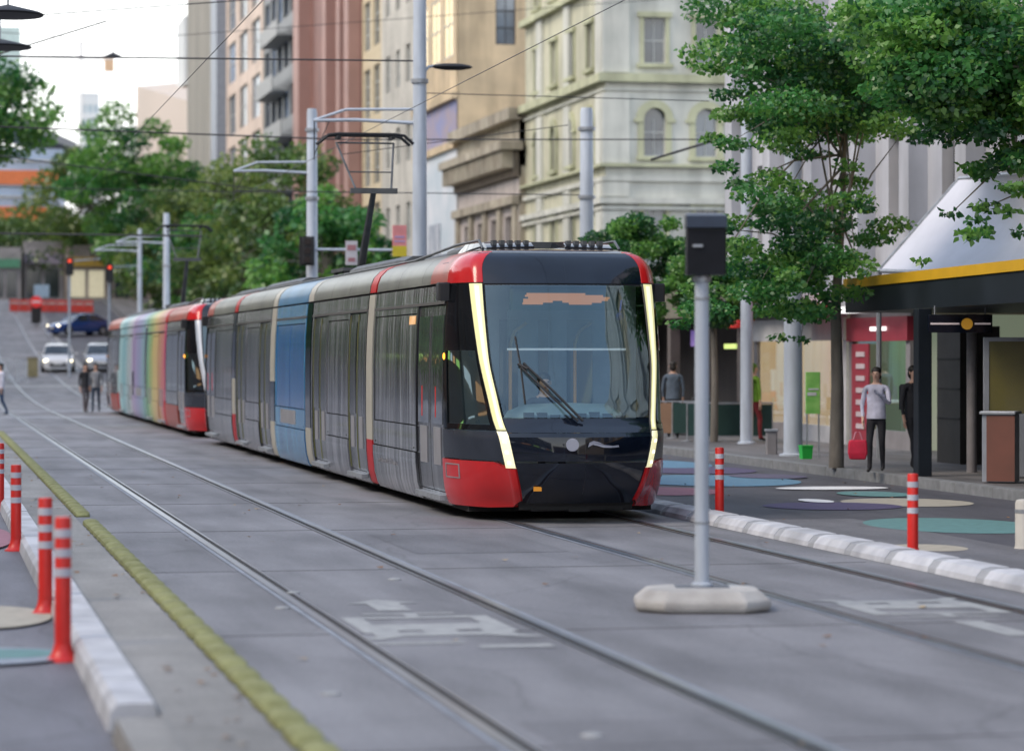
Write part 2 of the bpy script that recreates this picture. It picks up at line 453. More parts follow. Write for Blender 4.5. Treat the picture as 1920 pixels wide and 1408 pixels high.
# right separator kerb, white with grey joints
rk0 = None; y = 12.0
M_joint = mat('kerb_joint_grey', (.30, .31, .33), rough=.8, var=.2)
while y < 98:
    if rk0 is None:
        mb = MB()
        sec = [(8.86, 0), (8.875, .05), (8.93, .115), (9.0, .13), (9.17, .13), (9.19, .10), (9.20, 0)]
        mb.loft([[Vector((x, -.50, z)) for x, z in sec], [Vector((x, .50, z)) for x, z in sec]], 0, cap=True)
        rk0 = mb.build('separator_block', G_kerbw); tag(rk0, 'white painted block of the kerb row between the far track and the right road', 'separator block', 'white separator blocks beside the far track')
        mj = MB(); sj = [(x, z - .008 if z else z) for x, z in sec]
        mj.loft([[Vector((x + .004, .50, z)) for x, z in sj], [Vector((x + .004, .70, z)) for x, z in sj]], 0, cap=True)
        jj = mj.build('grey_joint', M_joint, rk0)
        rk0.location = (0, y, .004)
    else:
        dup(rk0, (0, y, .004))
    y += 1.2

# crossing lines
for i, (y0, y1) in enumerate(((92.0, 93.2), (103, 104.2))):
    sheet('crosswalk_line', 1.7, 8.6, y0, y1, .010, mat('worn_crossing_paint', (.27, .29, .33), rough=.6, c2=(.38, .40, .43), scale=3))
sheet('road_glow_strip', -4, 14, 139, 141, .012, G_paintw)  # pale painted strip stands in for the headlight glow on the road
sheet('lane_line', 2.6, 2.75, 110, 200, .012, G_paintw)
sheet('lane_line', 8.6, 8.75, 110, 200, .012, G_paintw)

# painted tram pictograms and arrow
def paint_poly(mb, pts, z=.0085, ox=0, oy=0, flip=False, sy=1.0):
    pts = [(x, y * sy) for x, y in pts]
    q = [(-x, -y) for x, y in pts] if flip else pts
    mb.face([(ox + x, oy + y, z) for x, y in q])
def rect(mb, x0, x1, y0, y1, **k): paint_poly(mb, [(x0, y0), (x1, y0), (x1, y1), (x0, y1)], **k)
def pictogram(ox, oy, flip, sy):
    mb = MB(); K = dict(ox=ox, oy=oy, flip=flip, sy=sy)
    # body outline (stretched along the track), window, lower front, wheels, pantograph
    rect(mb, -.55, .55, 2.55, 2.75, **K); rect(mb, -.55, -.40, 1.9, 2.55, **K); rect(mb, .40, .55, 1.9, 2.55, **K)
    rect(mb, -.55, .55, 1.2, 1.9, **K); rect(mb, -.55, -.3, .95, 1.2, **K); rect(mb, -.12, .12, .95, 1.2, **K); rect(mb, .3, .55, .95, 1.2, **K)
    rect(mb, -.5, .5, .6, .95, **K)
    paint_poly(mb, [(-.5, .6), (-.3, .6), (-.5, .3), (-.68, .3)], **K); paint_poly(mb, [(.3, .6), (.5, .6), (.68, .3), (.5, .3)], **K)
    rect(mb, -.35, .35, 3.05, 3.2, **K); rect(mb, -.05, .05, 2.75, 3.05, **K)
    return mb
mb = pictogram(3.58, 19.35, False, .68)
tag(mb.build('road_marking', G_paintw), kind='structure')
mb = MB(); K = dict(ox=3.53, oy=21.65)
rect(mb, -.13, .13, .1, .75, **K); paint_poly(mb, [(-.30, .75), (.30, .75), (0, 1.1)], **K)
tag(mb.build('road_marking', G_paintw), kind='structure')
mb = MB(); rect(mb, -.5, .2, 0, .12, ox=3.4, oy=19.2); rect(mb, 0.1, .6, 0, .2, ox=3.55, oy=18.85)
tag(mb.build('road_marking', G_paintw), kind='structure')
mb = pictogram(7.55, 22.2, True, .56)
tag(mb.build('road_marking', G_paintw), kind='structure')
mb = MB(); rect(mb, -.11, .11, 0, 1.1, ox=7.50, oy=18.95); tag(mb.build('road_marking', G_paintw), kind='structure')

# painted discs on the right road, and on the left
dz_ = 0.
def disc(nm, px, py, rx, ry, c, X0=None):
    mb = MB()
    global dz_
    dz_ += .0011
    mb.face([(px + rx * math.cos(t), py + ry * math.sin(t), .0075 + dz_) for t in [2 * math.pi * k / 40 for k in range(40)]])
    m = mat(nm + '_paint', c, rough=.7, var=.12, scale=8)
    tag(mb.build('painted_disc', m), kind='structure')
def gp(x, y, z=0):
    return at(x, y, 5400 * (CAM_H - z) / (y - 668))
for nm, x, y, rx, ry, c in (
    ('teal', 1790, 986, .98, 1.55, (.10, .22, .22)), ('cream', 1740, 1028, .38, .55, (.36, .33, .27)), ('cream', 1700, 943, .85, 1.1, (.40, .39, .37)),
    ('purple', 1560, 950, .9, .95, (.075, .06, .13)), ('pink', 1235, 922, .9, 1.3, (.30, .12, .16)), ('sky_blue', 1330, 902, 1.35, 2.1, (.10, .22, .33)),
    ('purple', 1290, 882, 1.1, 1.8, (.085, .07, .15)), ('sky_blue', 1230, 871, .9, 2.0, (.12, .25, .36)), ('teal', 1640, 928, .5, .8, (.10, .22, .20)),
    ('white', 1560, 917, .85, .5, (.5, .5, .5)), ('white', 1530, 941, .2, .5, (.5, .5, .5)), ('mauve', 1440, 895, .6, .9, (.10, .09, .15))):
    p = gp(x, y)
    disc(nm, p.x, p.y, rx, ry, c)
for nm, x, y, rx, ry, c in (('cream', 20, 1160, .52, .95, (.36, .33, .27)), ('pale_blue', 10, 1235, .60, .55, (.24, .28, .34)), ('teal', 10, 1232, .35, .3, (.12, .18, .17)), ('pink', 0, 1010, .35, 2.0, (.32, .20, .24))):
    p = gp(x, y); p.x = min(p.x, .93 - rx)
    disc(nm, p.x, p.y, rx, ry, c)

# fallen leaves
mb = MB()
for k in range(230):
    y = random.uniform(12, 60); x = random.choice([random.uniform(1.7, 8.8), random.uniform(1.2, 2.0), random.uniform(9.3, 14.3), random.uniform(1.3, 1.7)])
    r = random.uniform(.02, .05); a0 = random.uniform(0, 6.3); z = (.108 if 1.2 < x < 1.7 else .012)
    pts = [(x + r * q * math.cos(a0 + t), y + r * q * math.sin(a0 + t), z + random.uniform(0, .015)) for t, q in ((0, 1.3), (1.1, .6), (2.2, .9), (3.4, .5), (4.4, .9), (5.3, .55))]
    mb.face(pts, random.choice((0, 0, 1)))
tag(mb.build('fallen_leaves', [mat('dead_leaf_brown', (.22, .12, .06), rough=.8), mat('dead_leaf_pale', (.35, .27, .17), rough=.8)]), 'scattered brown fallen leaves on the track slab and road', 'leaves', kind='stuff')
# round white track studs
st0 = None
for (x, y) in ((740, 1088), (550, 1113), (1110, 1382), (620, 1303), (530, 1142)):
    p = gp(x, y)
    if st0 is None:
        mb = MB(); mb.lathe([(.06, 0), (.058, .008), (.04, .016), (.001, .018)], n=14); st0 = mb.build('road_stud', G_paintw, smooth=True)
        tag(st0, 'round white stud set flush in the slab of the near track', 'road stud', 'white studs on the near track'); st0.location = (p.x, p.y, .005)
    else:
        c = st0.copy(); col.objects.link(c); c.location = (p.x, p.y, .005)
# ---------------------------------------------------------------- tram
WT = [(.12, 1.20), (.2, 1.25), (.35, 1.29), (.6, 1.315), (1.1, 1.325), (1.8, 1.325), (2.3, 1.31), (2.75, 1.275), (2.84, 1.265),
      (2.95, 1.25), (3.06, 1.205), (3.15, 1.12), (3.21, 1.0), (3.25, .84), (3.275, .5), (3.285, 0)]
WC = [(.2, .70), (.6, .815), (1.06, .915), (1.44, .975), (2.0, 1.045), (2.8, 1.07), (3.0, 1.065), (3.12, 1.02), (3.19, .94), (3.23, .82), (3.27, .45), (3.285, 0)]
YC = [(.2, -16.42), (.45, -16.62), (.72, -16.68), (1.0, -16.66), (1.08, -16.58), (1.21, -16.44), (1.44, -16.33), (2.0, -16.06), (2.4, -15.88), (2.8, -15.70),
      (3.0, -15.60), (3.14, -15.50), (3.20, -15.40), (3.235, -15.25), (3.27, -14.9), (3.285, -14.6)]
BU = [(.2, -.2), (.9, -.27), (1.06, -.27), (1.21, -.22), (2.8, -.24), (3.1, -.2), (3.22, -.14), (3.285, 0)]
YB = -15.0
def plan(z):
    W = smooth_tab(WT, z); wc = min(smooth_tab(WC, z), W * .98); yc = smooth_tab(YC, z); yf = yc + smooth_tab(BU, z)
    k_ = max(0, min(1, (z - 1.8) / 1.0)) * .035
    S = (min(wc + .022 + k_ * .4, W), yc + .07); I = (max(wc - .068 - k_, 0), yc - .04)
    return W, S, I, yf
def nose(sgn, side, u, z, off=0.):
    """u 0..1 side panel, 1..2 light strip corner, 2..3 front to the centre line"""
    W, S, I, yf = plan(z)
    if u <= 1:
        C = (W, YB + (S[1] - YB) * .5)
        a, b, c = (1 - u) ** 2, 2 * u * (1 - u), u * u
        x = a * W + b * C[0] + c * S[0]; y = a * YB + b * C[1] + c * S[1]
        n = (1, -.3 * u)
    elif u <= 2:
        t = u - 1
        K = (S[0] - .02, I[1] + .03)
        a, b, c = (1 - t) ** 2, 2 * t * (1 - t), t * t
        x = a * S[0] + b * K[0] + c * I[0]; y = a * S[1] + b * K[1] + c * I[1]
        n = (.7, -.7)
    else:
        t = u - 2
        a, b, c = (1 - t) ** 2, 2 * t * (1 - t), t * t
        x = a * I[0] + b * I[0] * .5; y = a * I[1] + b * yf + c * yf
        n = (.1, -1)
    x += off * n[0]; y += off * n[1]
    return Vector((side * x, sgn * y, z))

def streaky(name, c1, c2, rough=.22, metal=.55, dirs='y'):
    """vinyl wrap with vertical streaks"""
    m = mat(name, c1, rough=rough, metal=metal, c2=c2, fr=(.42, .68), scale=3.0, stretch=(1, 2.6, .14), coat=.3, bump=.7, bscale=2.6, detail=3)
    return m

def rainbow():
    m = mat('rainbow_wrap', (.3, .3, .3), rough=.3, metal=0, ior=1.3)
    n = m.node_tree.nodes; l = m.node_tree.links; b = n['Principled BSDF']
    tc = n.new('ShaderNodeTexCoord'); sp = n.new('ShaderNodeSeparateXYZ'); l.new(tc.outputs['Object'], sp.inputs[0])
    nz = n.new('ShaderNodeTexNoise'); nz.inputs['Scale'].default_value = 1.3; l.new(tc.outputs['Object'], nz.inputs['Vector'])
    ad = n.new('ShaderNodeMath'); ad.operation = 'MULTIPLY_ADD'; ad.inputs[1].default_value = 2.0; l.new(nz.outputs['Fac'], ad.inputs[0]); l.new(sp.outputs['Y'], ad.inputs[2])
    mr = n.new('ShaderNodeMapRange'); mr.inputs['From Min'].default_value = -8.5; mr.inputs['From Max'].default_value = 10.5; l.new(ad.outputs[0], mr.inputs['Value'])
    cr = n.new('ShaderNodeValToRGB'); e = cr.color_ramp.elements
    cols = [(0, (.50, .06, .16)), (.1, (.55, .2, .08)), (.2, (.65, .48, .06)), (.3, (.16, .42, .08)), (.4, (.1, .38, .42)), (.52, (.22, .22, .52)), (.62, (.34, .22, .5)),
            (.72, (.42, .52, .55)), (.85, (.08, .4, .48)), (1, (.45, .6, .6))]
    e[0].position = 0; e[0].color = (*cols[0][1], 1); e[1].position = 1; e[1].color = (*cols[-1][1], 1)
    for p, c in cols[1:-1]:
        q = e.new(p); q.color = (*[v * .62 + .13 for v in c], 1)
    l.new(mr.outputs['Result'], cr.inputs[0]); l.new(cr.outputs[0], b.inputs['Base Color'])
    return m

T_red = M_red
T_redg = mat('gangway_red', (.42, .006, .008), rough=.35, ior=1.2, var=.05)
T_redw = mat('faded_red_wrap', (.30, .06, .04), rough=.3, ior=1.35, var=.25, scale=2)
T_sil = streaky('silver_wrap', (.085, .087, .095), (.58, .59, .61), metal=.75)  # pale streaks are printed figure plus highlights put into the colour
T_sil2 = streaky('dark_silver_wrap', (.055, .055, .065), (.46, .46, .50), metal=.75)
T_sil3 = streaky('silver_door_wrap', (.06, .062, .07), (.27, .275, .29), metal=.7)
T_blue = streaky('blue_wrap', (.012, .12, .30), (.06, .29, .50), metal=0)
T_blue2 = streaky('deep_blue_wrap', (.01, .08, .27), (.035, .19, .44), metal=0)
T_roof = mat('roof_fairing_silver', (.12, .125, .105), rough=.3, ior=1.35, var=.35, scale=1.2, bump=.1, bscale=1.5)
T_roofb = mat('roof_fairing_blue', (.04, .16, .30), rough=.3, ior=1.35, var=.25, scale=1.2)
T_cream = mat('cream_gangway', (.40, .38, .32), rough=.4, var=.06)
T_grey = mat('charcoal_band', (.03, .036, .05), rough=.25, ior=1.25, var=.15)
T_mirror = mat('door_glass', (.34, .36, .37), rough=.02, metal=.85, bump=.25, bscale=2.2, stretch=(1, 1.6, .8), var=.3, scale=1)
T_bglass = mat('black_glass_side', (.006, .007, .009), rough=.05, ior=1.2, var=.3)
T_strip = mat('lit_strip_diffuser', (.45, .43, .22), rough=.35, var=.03, emit=(.95, .90, .46), es=.44, scale=2)
T_lamp = mat('headlamp_lens_lit', (.9, .88, .7), rough=.2, var=.02, emit=(1.0, .90, .42), es=.42)
T_lampr = mat('headlamp_bulb', (.9, .9, .8), emit=(1, .98, .8), es=2.2)
T_core = mat('lit_strip_core', (.5, .5, .35), emit=(1, .97, .66), es=.62)
T_unlit = mat('unlit_strip', (.42, .46, .52), rough=.2, coat=.6)
T_amber = mat('amber_lamp', (.8, .3, .02), emit=(1, .38, .03), es=3)
T_amberoff = mat('amber_reflector', (.55, .22, .02), rough=.3, emit=(1, .4, .03), es=.15)
T_glass = glass('windscreen_glass', tint=(.84, .94, .95), refl=.075)
T_sideg = glass('cab_side_glass', tint=(.34, .42, .42), refl=.03, rmax=.4)
T_rain = rainbow()
T_label = mat('white_notice', (.24, .24, .26), rough=.5, var=.1)
T_redpole = mat('red_bar', (.6, .02, .02), rough=.4)
T_int = mat('cab_lining_grey', (.24, .28, .33), rough=.6)
T_dash = mat('dashboard_grey', (.16, .22, .24), rough=.4)
T_yel = mat('yellow_handrail', (.75, .35, .08), rough=.35)
T_under = mat('underframe_black', (.01, .01, .01), rough=.8)
T_led = mat('destination_led', (.10, .06, .03), rough=.3, c2=(.05, .08, .07), emit=(.95, .36, .10), es=0.30)
T_ledbox = mat('destination_box', (.01, .05, .045), rough=.3)
T_blind = glass('sun_blind_film', tint=(.55, .66, .72), refl=.05)
T_line = mat('olive_door_seal', (.17, .18, .04), rough=.5)
T_rail = mat('drip_rail_metal', (.16, .15, .145), rough=.35, metal=.6)
T_equip = mat('roof_equipment_grey', (.09, .095, .10), rough=.5, metal=.3, var=.3)

def side_patch(mb, side, y0, y1, z0, z1, off=0., mi=0, depth=.03):
    """a curved body panel between two stations, with returned edges"""
    zs = [z0] + [z for z, _ in WT if z0 < z < z1] + [z1]
    if y0 > y1: y0, y1 = y1, y0
    f = lambda u, v: Vector((side * (lerp_tab(WT, v) + off), u, v))
    gI = lambda u, v: Vector((side * (lerp_tab(WT, v) + off - depth), u, v))
    ys = [y0, y1] if side > 0 else [y1, y0]
    mb.grid(f, ys[::-1] if side < 0 else ys, zs, mi)
    for yy in (y0, y1):
        mb.grid(lambda u, v, yy=yy: (f if u else gI)(yy, v), [0, 1], zs, mi)
    for zz in (z0, z1):
        mb.grid(lambda u, v, zz=zz: (f if v else gI)(u, zz), [y0, y1], [0, 1], mi)

def build_tram(root, rb=False):
    P = lambda mb, name, m, parent=None, smooth=True: mb.build(name, m, parent or root, smooth, angle=35)
    G = .012
    # inner shell seen only in the joints
    core = MB()
    ring = lambda y, k=.96: [Vector((sx * (lerp_tab(WT, z) - .05), y, z)) for sx, zz in ((1, [.2, .6, 1.1, 1.8, 2.3, 2.8, 3.0, 3.15, 3.22]), (-1, [3.22, 3.15, 3.0, 2.8, 2.3, 1.8, 1.1, .6, .2])) for z in zz]
    core.loft([ring(-14.2), ring(14.2)], 0, cap=True)
    P(core, 'body_shell', M_dark, smooth=False)
    # underframe and bogies
    uf = MB()
    for (a, b) in ((-15.6, -9.6), (-8.6, -2.9), (-2.0, 2.0), (2.9, 8.6), (9.6, 15.6)):
        uf.box(-1.12, 1.12, a, b, .10, .34)
    P(uf, 'underframe', T_under, smooth=False)
    for yb in (-12.2, 0, 12.2):
        bg_ = MB(); bg_.box(-.95, .95, yb - 1.2, yb + 1.2, .14, .3)
        for yw in (yb - .8, yb + .8):
            for sx in (-1, 1):
                bg_.tube([(sx * .70, yw, .31), (sx * .80, yw, .31)], .30, 20)
        P(bg_, 'bogie', T_under)
    # silver / wrap side modules
    A = {0: T_sil, 1: T_sil2, 2: T_blue, 3: T_sil2, 4: T_sil}
    if rb: A = {0: T_mirror, 1: T_rain, 2: T_rain, 3: T_rain, 4: T_mirror}
    roofm = {0: T_roof, 1: T_roof, 2: T_roofb, 3: T_roof, 4: T_roof}
    if rb: roofm = {0: T_redw, 1: T_rain, 2: T_rain, 3: T_rain, 4: T_redw}
    spans = [(-15.0, -9.45), (-8.75, -2.85), (-2.05, 2.05), (2.85, 8.75), (9.45, 15.0)]
    for k, (a, b) in enumerate(spans):
        wrap = A[k]; low = A[k]; doorm = T_sil3
        if rb: low = T_redw if k in (0, 4) else T_rain; doorm = T_mirror if k in (0, 4) else T_rain
        if k == 2 and not rb: doorm = T_blue2
        if k in (0, 4):
            d0, d1 = (a, a + 1.95) if k == 0 else (b - 1.95, b)
            doors = [(d0, d1)]; panels = [(d1, b)] if k == 0 else [(a, d0)]
        elif k in (1, 3):
            doors = [(a + .15, a + 1.75), (b - 1.75, b - .15)]; panels = [(a + 1.75, b - 1.75)]
        else:
            doors = []; panels = [(a, b)]
        for side in (-1, 1):
            mb = MB()      # cantrail band
            side_patch(mb, side, a + G, b - G, 2.60, 2.815)
            P(mb, 'cantrail_panel', wrap if k not in (0, 4) or not rb else T_sil)
            mb = MB()
            segs = frange(a, b, 3 if k in (0, 1, 3, 4) else 1)
            for s0, s1 in zip(segs, segs[1:]):
                side_patch(mb, side, s0 + .005, s1 - .005, 2.845, 3.255)
            P(mb, 'roof_fairing', roofm[k])
            if k in (0, 4):
                mb = MB(); q0, q1 = (a, a + 1.2) if k == 0 else (b - 1.2, b)
                side_patch(mb, side, q0 + .004, q1 - .004, 2.85, 3.245, off=.006)
                P(mb, 'roof_end_fairing', T_redw)
            mb = MB()      # drip line
            side_patch(mb, side, a + .01, b - .01, 2.585, 2.618, off=.014)
            P(mb, 'drip_rail', T_rail)
            for (p0, p1) in panels:
                # skirt, lower panel, windows
                mb = MB(); side_patch(mb, side, p0 + G, p1 - G, .14, .72, off=.012)
                sp_ = P(mb, 'skirt_panel', low)
                if k == 0 and not rb:      # a blurred pale line of small lettering
                    mb = MB(); rl = random.Random(3); yy = p1 - .45
                    while yy > p1 - 2.1:
                        ww_ = rl.uniform(.03, .07); hh_ = rl.choice((.05, .05, .075)); zb_ = .50 - (.02 if rl.random() < .15 else 0)
                        side_patch(mb, side, yy - .012, yy, zb_, zb_ + hh_, off=.015, depth=.002); side_patch(mb, side, yy - ww_, yy - .012, zb_ + hh_ * rl.choice((0, .4, .8)), zb_ + hh_ * rl.choice((0, .4, .8)) + .012, off=.015, depth=.002)
                        yy -= ww_ + .025
                    P(mb, 'lettering', T_label, sp_)
                mb = MB(); side_patch(mb, side, p0 + G, p1 - G, .735, 1.06)
                lp = P(mb, 'lower_panel', T_sil if (rb and k in (0, 4)) else wrap)
                if k == 2:
                    mb = MB(); side_patch(mb, side, -.85, 1.25, .79, 1.03, off=.003, depth=.002); P(mb, 'white_sticker', T_label, lp)
                for yy in (p0 + .2, p1 - .2):
                    mb = MB(); mb.ball((side * (lerp_tab(WT, .78) + .0), yy, .78), .006, .016, .016, 8, 4); P(mb, 'fastener', M_dark, lp)
                fr = MB(); side_patch(fr, side, p0 + G, p0 + .1, 1.07, 2.585); side_patch(fr, side, p1 - .1, p1 - G, 1.07, 2.585)
                side_patch(fr, side, p0 + .1, p1 - .1, 2.50, 2.585)
                P(fr, 'window_frame', wrap if not rb else (T_rain if k not in (0, 4) else T_sil))
                nwin = 2 if (p1 - p0) > 2.5 else 1
                ws = frange(p0 + .1, p1 - .1, nwin)
                for w0, w1 in zip(ws, ws[1:]):
                    mb = MB(); side_patch(mb, side, w0 + .015, w1 - .015, 1.075, 2.485, off=-.008)
                    P(mb, 'side_window', (T_blue2 if k == 2 else A[k]) if not rb else A[k])
            if k == 0 and not rb:
                mb = MB(); side_patch(mb, side, a + 2.15, a + 2.62, 2.36, 2.47, off=-.003, depth=.003); P(mb, 'route_display', mat('side_route_led', (.4, .25, .1), rough=.4, c2=(.7, .6, .5), scale=4, emit=(1, .45, .1), es=.35))
            for (d0, d1) in doors:
                dd = (d1 - d0) / 2
                for q in (0, 1):
                    l0, l1 = d0 + q * dd, d0 + (q + 1) * dd
                    lf = MB()
                    side_patch(lf, side, l0 + .02, l1 - .012, .30, 2.57, off=-.02)
                    dm = doorm
                    leafo = P(lf, 'door', dm)
                    gl = MB(); side_patch(gl, side, l0 + .11, l1 - .10, 1.12, 2.45, off=-.012)
                    gm = T_mirror if k in (0, 4) else dm
                    P(gl, 'door_window', gm, leafo)
                    nt_ = MB(); side_patch(nt_, side, l0 + .24, l1 - .24, .62, 1.08, off=-.010)
                    P(nt_, 'notice', T_label, leafo)
                    if k in (0, 4) and not rb:
                        rp = MB(); xx = side * 1.325
                        rp.tube([(xx - side * .012, (l0 + l1) / 2 + .1, 1.2), (xx - side * .012, (l0 + l1) / 2 + .1, 1.58)], .007, 6)
                        P(rp, 'handle', T_redpole, leafo)
                    elif not rb:
                        rp = MB(); side_patch(rp, side, l1 - .03, l1 - .015, .32, 2.55, off=-.012)
                        P(rp, 'door_seal', T_line, leafo)
                st = MB(); st.box(side * 1.25, side * 1.345, d0 + .08, d1 - .08, .2, .26); P(st, 'door_sill', M_steel, smooth=False)
                lw = MB(); side_patch(lw, side, d0 + G, d1 - G, .14, .29, off=-.01); P(lw, 'door_skirt', wrap if not rb else low)
    # end posts between doors and module edges
    for k, (a, b) in enumerate(spans):
        if k in (1, 3):
            for side in (-1, 1):
                for (q0, q1) in ((a, a + .15), (b - .15, b)):
                    mb = MB(); side_patch(mb, side, q0 + .004, q1 - .004, .14, 2.585)
                    P(mb, 'module_post', T_rain if rb else T_sil2)
    # roof deck
    mb = MB()
    for (a, b) in [(-14.6, 14.6)]:
        mb.grid(lambda u, v: Vector((u, v, lerp_tab([(0, 3.285), (.5, 3.27), (.86, 3.23)], abs(u)))), [-.86, -.5, 0, .5, .86], frange(a, b, 4))
    P(mb, 'roof_deck', T_equip)
    # gangways
    gcol = [((-9.45, -8.75), T_redg, T_cream, T_cream, T_redg), ((-2.85, -2.05), T_cream, M_black, M_black, T_cream),
            ((2.05, 2.85), T_cream, T_cream, M_black, T_cream), ((8.75, 9.45), T_redg, M_black, T_cream, T_redg)]
    for (a, b), mr_, mu, mm, ml in gcol:
        if rb: mu = M_black if mu is M_black else T_rain; mm = M_black if mm is M_black else T_rain; ml = T_redg if ml is T_redg else T_rain; mr_ = T_redg if mr_ is T_redg and a < 0 else T_rain
        for side in (-1, 1):
            mb = MB()
            for z0, z1, mi in ((.16, .78, 3), (.78, 1.5, 2), (1.5, 2.815, 1), (2.845, 3.25, 0)):
                side_patch(mb, side, a + .09, b - .09, z0, z1, off=.004, mi=mi)
            P(mb, 'gangway_cover', [mr_, mu, mm, ml])
        mb = MB()
        for side in (-1, 1):
            for q in (a + .012, b - .082):
                side_patch(mb, side, q, q + .07, .16, 3.22, off=-.035)
        P(mb, 'gangway_bellows', M_dark)
    # roof equipment
    for (a, b, w0, h) in ((-14.2, -11.9, .78, .14), (-11.4, -9.7, .7, .10), (-8.4, -3.2, .8, .16), (-1.7, 1.7, .7, .10), (3.2, 8.4, .8, .16), (9.7, 14.2, .78, .14)):
        mb = MB()
        n_ = 5
        base = lambda y, s: [Vector((x * w0 * s, y, 3.235 + h * zz)) for x, zz in ((-1, 0), (-.96, .6), (-.8, 1), (.8, 1), (.96, .6), (1, 0))]
        mb.loft([base(a, .9), base(a + .25, 1), base(b - .25, 1), base(b, .9)], 0, cap=True)
        P(mb, 'roof_unit', T_equip)
    mb = MB()
    for sx in (-1, 1):
        mb.tube([(sx * .85, -15.1, 3.25), (sx * .85, -14.85, 3.36), (sx * .85, -13.4, 3.36), (sx * .82, -10, 3.27), (sx * .82, 14.2, 3.27)], .018, 6)
    P(mb, 'roof_rail', T_equip)
    for sx in (-1, 1):
        mb = MB()
        f = lambda y, zt: [Vector((sx * x, y, z)) for x, z in ((.18, 3.26), (.2, zt), (.78, zt - .02), (.86, 3.22))]
        mb.loft([f(-15.0, 3.29), f(-14.8, 3.355), f(-13.6, 3.38), f(-13.3, 3.30)], 0, cap=True)
        P(mb, 'roof_cowl', M_black)
        gr = MB()
        for k in range(5): gr.box(sx * (.24 + .1 * k), sx * (.29 + .1 * k), -14.9, -14.76, 3.30, 3.365)
        P(gr, 'cowl_grille', T_equip, smooth=False)
    # pantograph
    pr = bpy.data.objects.new('pantograph', None); col.objects.link(pr); pr.parent = root
    zt = 5.78; py = -.2
    mb = MB(); mb.box(-.5, .5, py - .6, py + .9, 3.40, 3.46)
    for sx in (-.42, .42):
        for y in (py - .5, py + .8): mb.tube([(sx, y, 3.3), (sx, y, 3.42)], .05, 8)
    P(mb, 'base_frame', T_equip, pr)
    mb = MB(); mb.tube([(0, py + .7, 3.5), (0, py - .75, 4.75)], [.075, .05], 8); mb.box(-.4, .4, py - .82, py - .70, 4.71, 4.80)
    P(mb, 'lower_arm', T_equip, pr)
    mb = MB()
    for sx in (-1, 1): mb.tube([(sx * .3, py - .75, 4.76), (sx * .5, py + .25, zt - .14)], .02, 6)
    mb.tube([(-.5, py + .25, zt - .14), (.5, py + .25, zt - .14)], .018, 6); mb.tube([(-.37, py - .35, 5.1), (.37, py - .35, 5.1)], .014, 6)
    P(mb, 'upper_arm', T_equip, pr)
    mb = MB()
    for dy in (.05, .45):
        mb.tube([(-.82, py + dy, zt - .16), (-.66, py + dy, zt - .02), (-.5, py + dy, zt), (.5, py + dy, zt), (.66, py + dy, zt - .02), (.82, py + dy, zt - .16)], .028, 6)
    mb.box(-.5, -.44, py + .05, py + .45, zt - .08, zt - .03); mb.box(.44, .5, py + .05, py + .45, zt - .08, zt - .03)
    P(mb, 'collector_head', M_dark, pr)
    # cabs
    for sgn in (1, -1):
        lit = (sgn == 1)
        for side in (-1, 1):
            N = lambda u, v: nose(sgn, side, u, v)
            up = (side < 0) == (sgn > 0)
            def patch(u0, u1, z0, z1, nu=6, nz=6, off=0., mi=0, mb=None, depth=.02):
                m_ = mb or MB()
                zs = frange(z0, z1, max(1, int((z1 - z0) / .05)))
                us = frange(u0, u1, nu)
                m_.grid(lambda u, v: nose(sgn, side, u, v, off), us if up else us[::-1], zs, mi)
                for zz in (z0, z1):
                    m_.grid(lambda u, v: nose(sgn, side, u, zz, off if v else off - depth), us, [0, 1], mi)
                for uu in (u0, u1):
                    m_.grid(lambda u, v: nose(sgn, side, uu, v, off if u else off - depth), [0, 1], zs, mi)
                return m_
            # red skirt with kicked up front end
            mb = MB(); us = frange(0, 2.0, 16)
            zlo = lambda u: .17 + (0.0 if u < .75 else .10 * (u - .75) / 1.25)
            ztop = lambda u: .72 if u < .98 else .645
            grid_v = frange(0, 1, 10)
            mb.grid(lambda u, v: nose(sgn, side, u, zlo(u) + (ztop(u) - zlo(u)) * v, .012 + (.03 * max(0, u - 1) if u > 1 else 0)), us if up else us[::-1], grid_v)
            mb.grid(lambda u, v: nose(sgn, side, 2.0, zlo(2) + (ztop(2) - zlo(2)) * v, .042 if u else -.05), [0, 1], grid_v)
            mb.grid(lambda u, v: nose(sgn, side, u, zlo(u), .012 if v else -.06), us, [0, 1])
            mb.grid(lambda u, v: nose(sgn, side, u, ztop(u), .012 if v else -.06), us, [0, 1])
            sk = P(mb, 'red_skirt', T_red)
            P(patch(0.02, .985, .735, 1.075, off=.004), 'charcoal_band', T_grey)
            # badge plate outline on the skirt
            if lit:
                bd = MB()
                for (u0, u1, z0, z1) in ((.12, .42, .66, .672), (.12, .42, .50, .512), (.12, .135, .50, .672), (.405, .42, .50, .672)):
                    patch(u0, u1, z0, z1, nu=3, off=.018, mb=bd)
                P(bd, 'badge_plate', T_label, sk)
            # black side with window
            mb = MB()
            for (u0, u1, z0, z1) in ((0.02, .17, 1.085, 2.815), (.17, .97, 2.02, 2.815), (.17, .97, 1.085, 1.15), (.93, .985, 1.085, 2.02)):
                patch(u0, u1, z0, z1, nu=5, mb=mb)
            P(mb, 'black_side_panel', T_bglass)
            P(patch(.175, .925, 1.155, 2.015, nu=6, off=-.012), 'cab_side_window', T_sideg)
            # light strip and headlamp
            ls = P(patch(1.0, 1.97, 1.095, 2.815, nu=5, off=.015), 'light_strip', T_strip if lit and not rb else T_unlit)
            if lit and not rb: P(patch(1.50, 1.80, 1.12, 2.79, nu=3, off=.019), 'strip_core', T_core, ls)
            hl = P(patch(1.0, 1.97, .655, 1.08, nu=5, off=.022), 'headlight', T_lamp if lit and not rb else T_unlit)
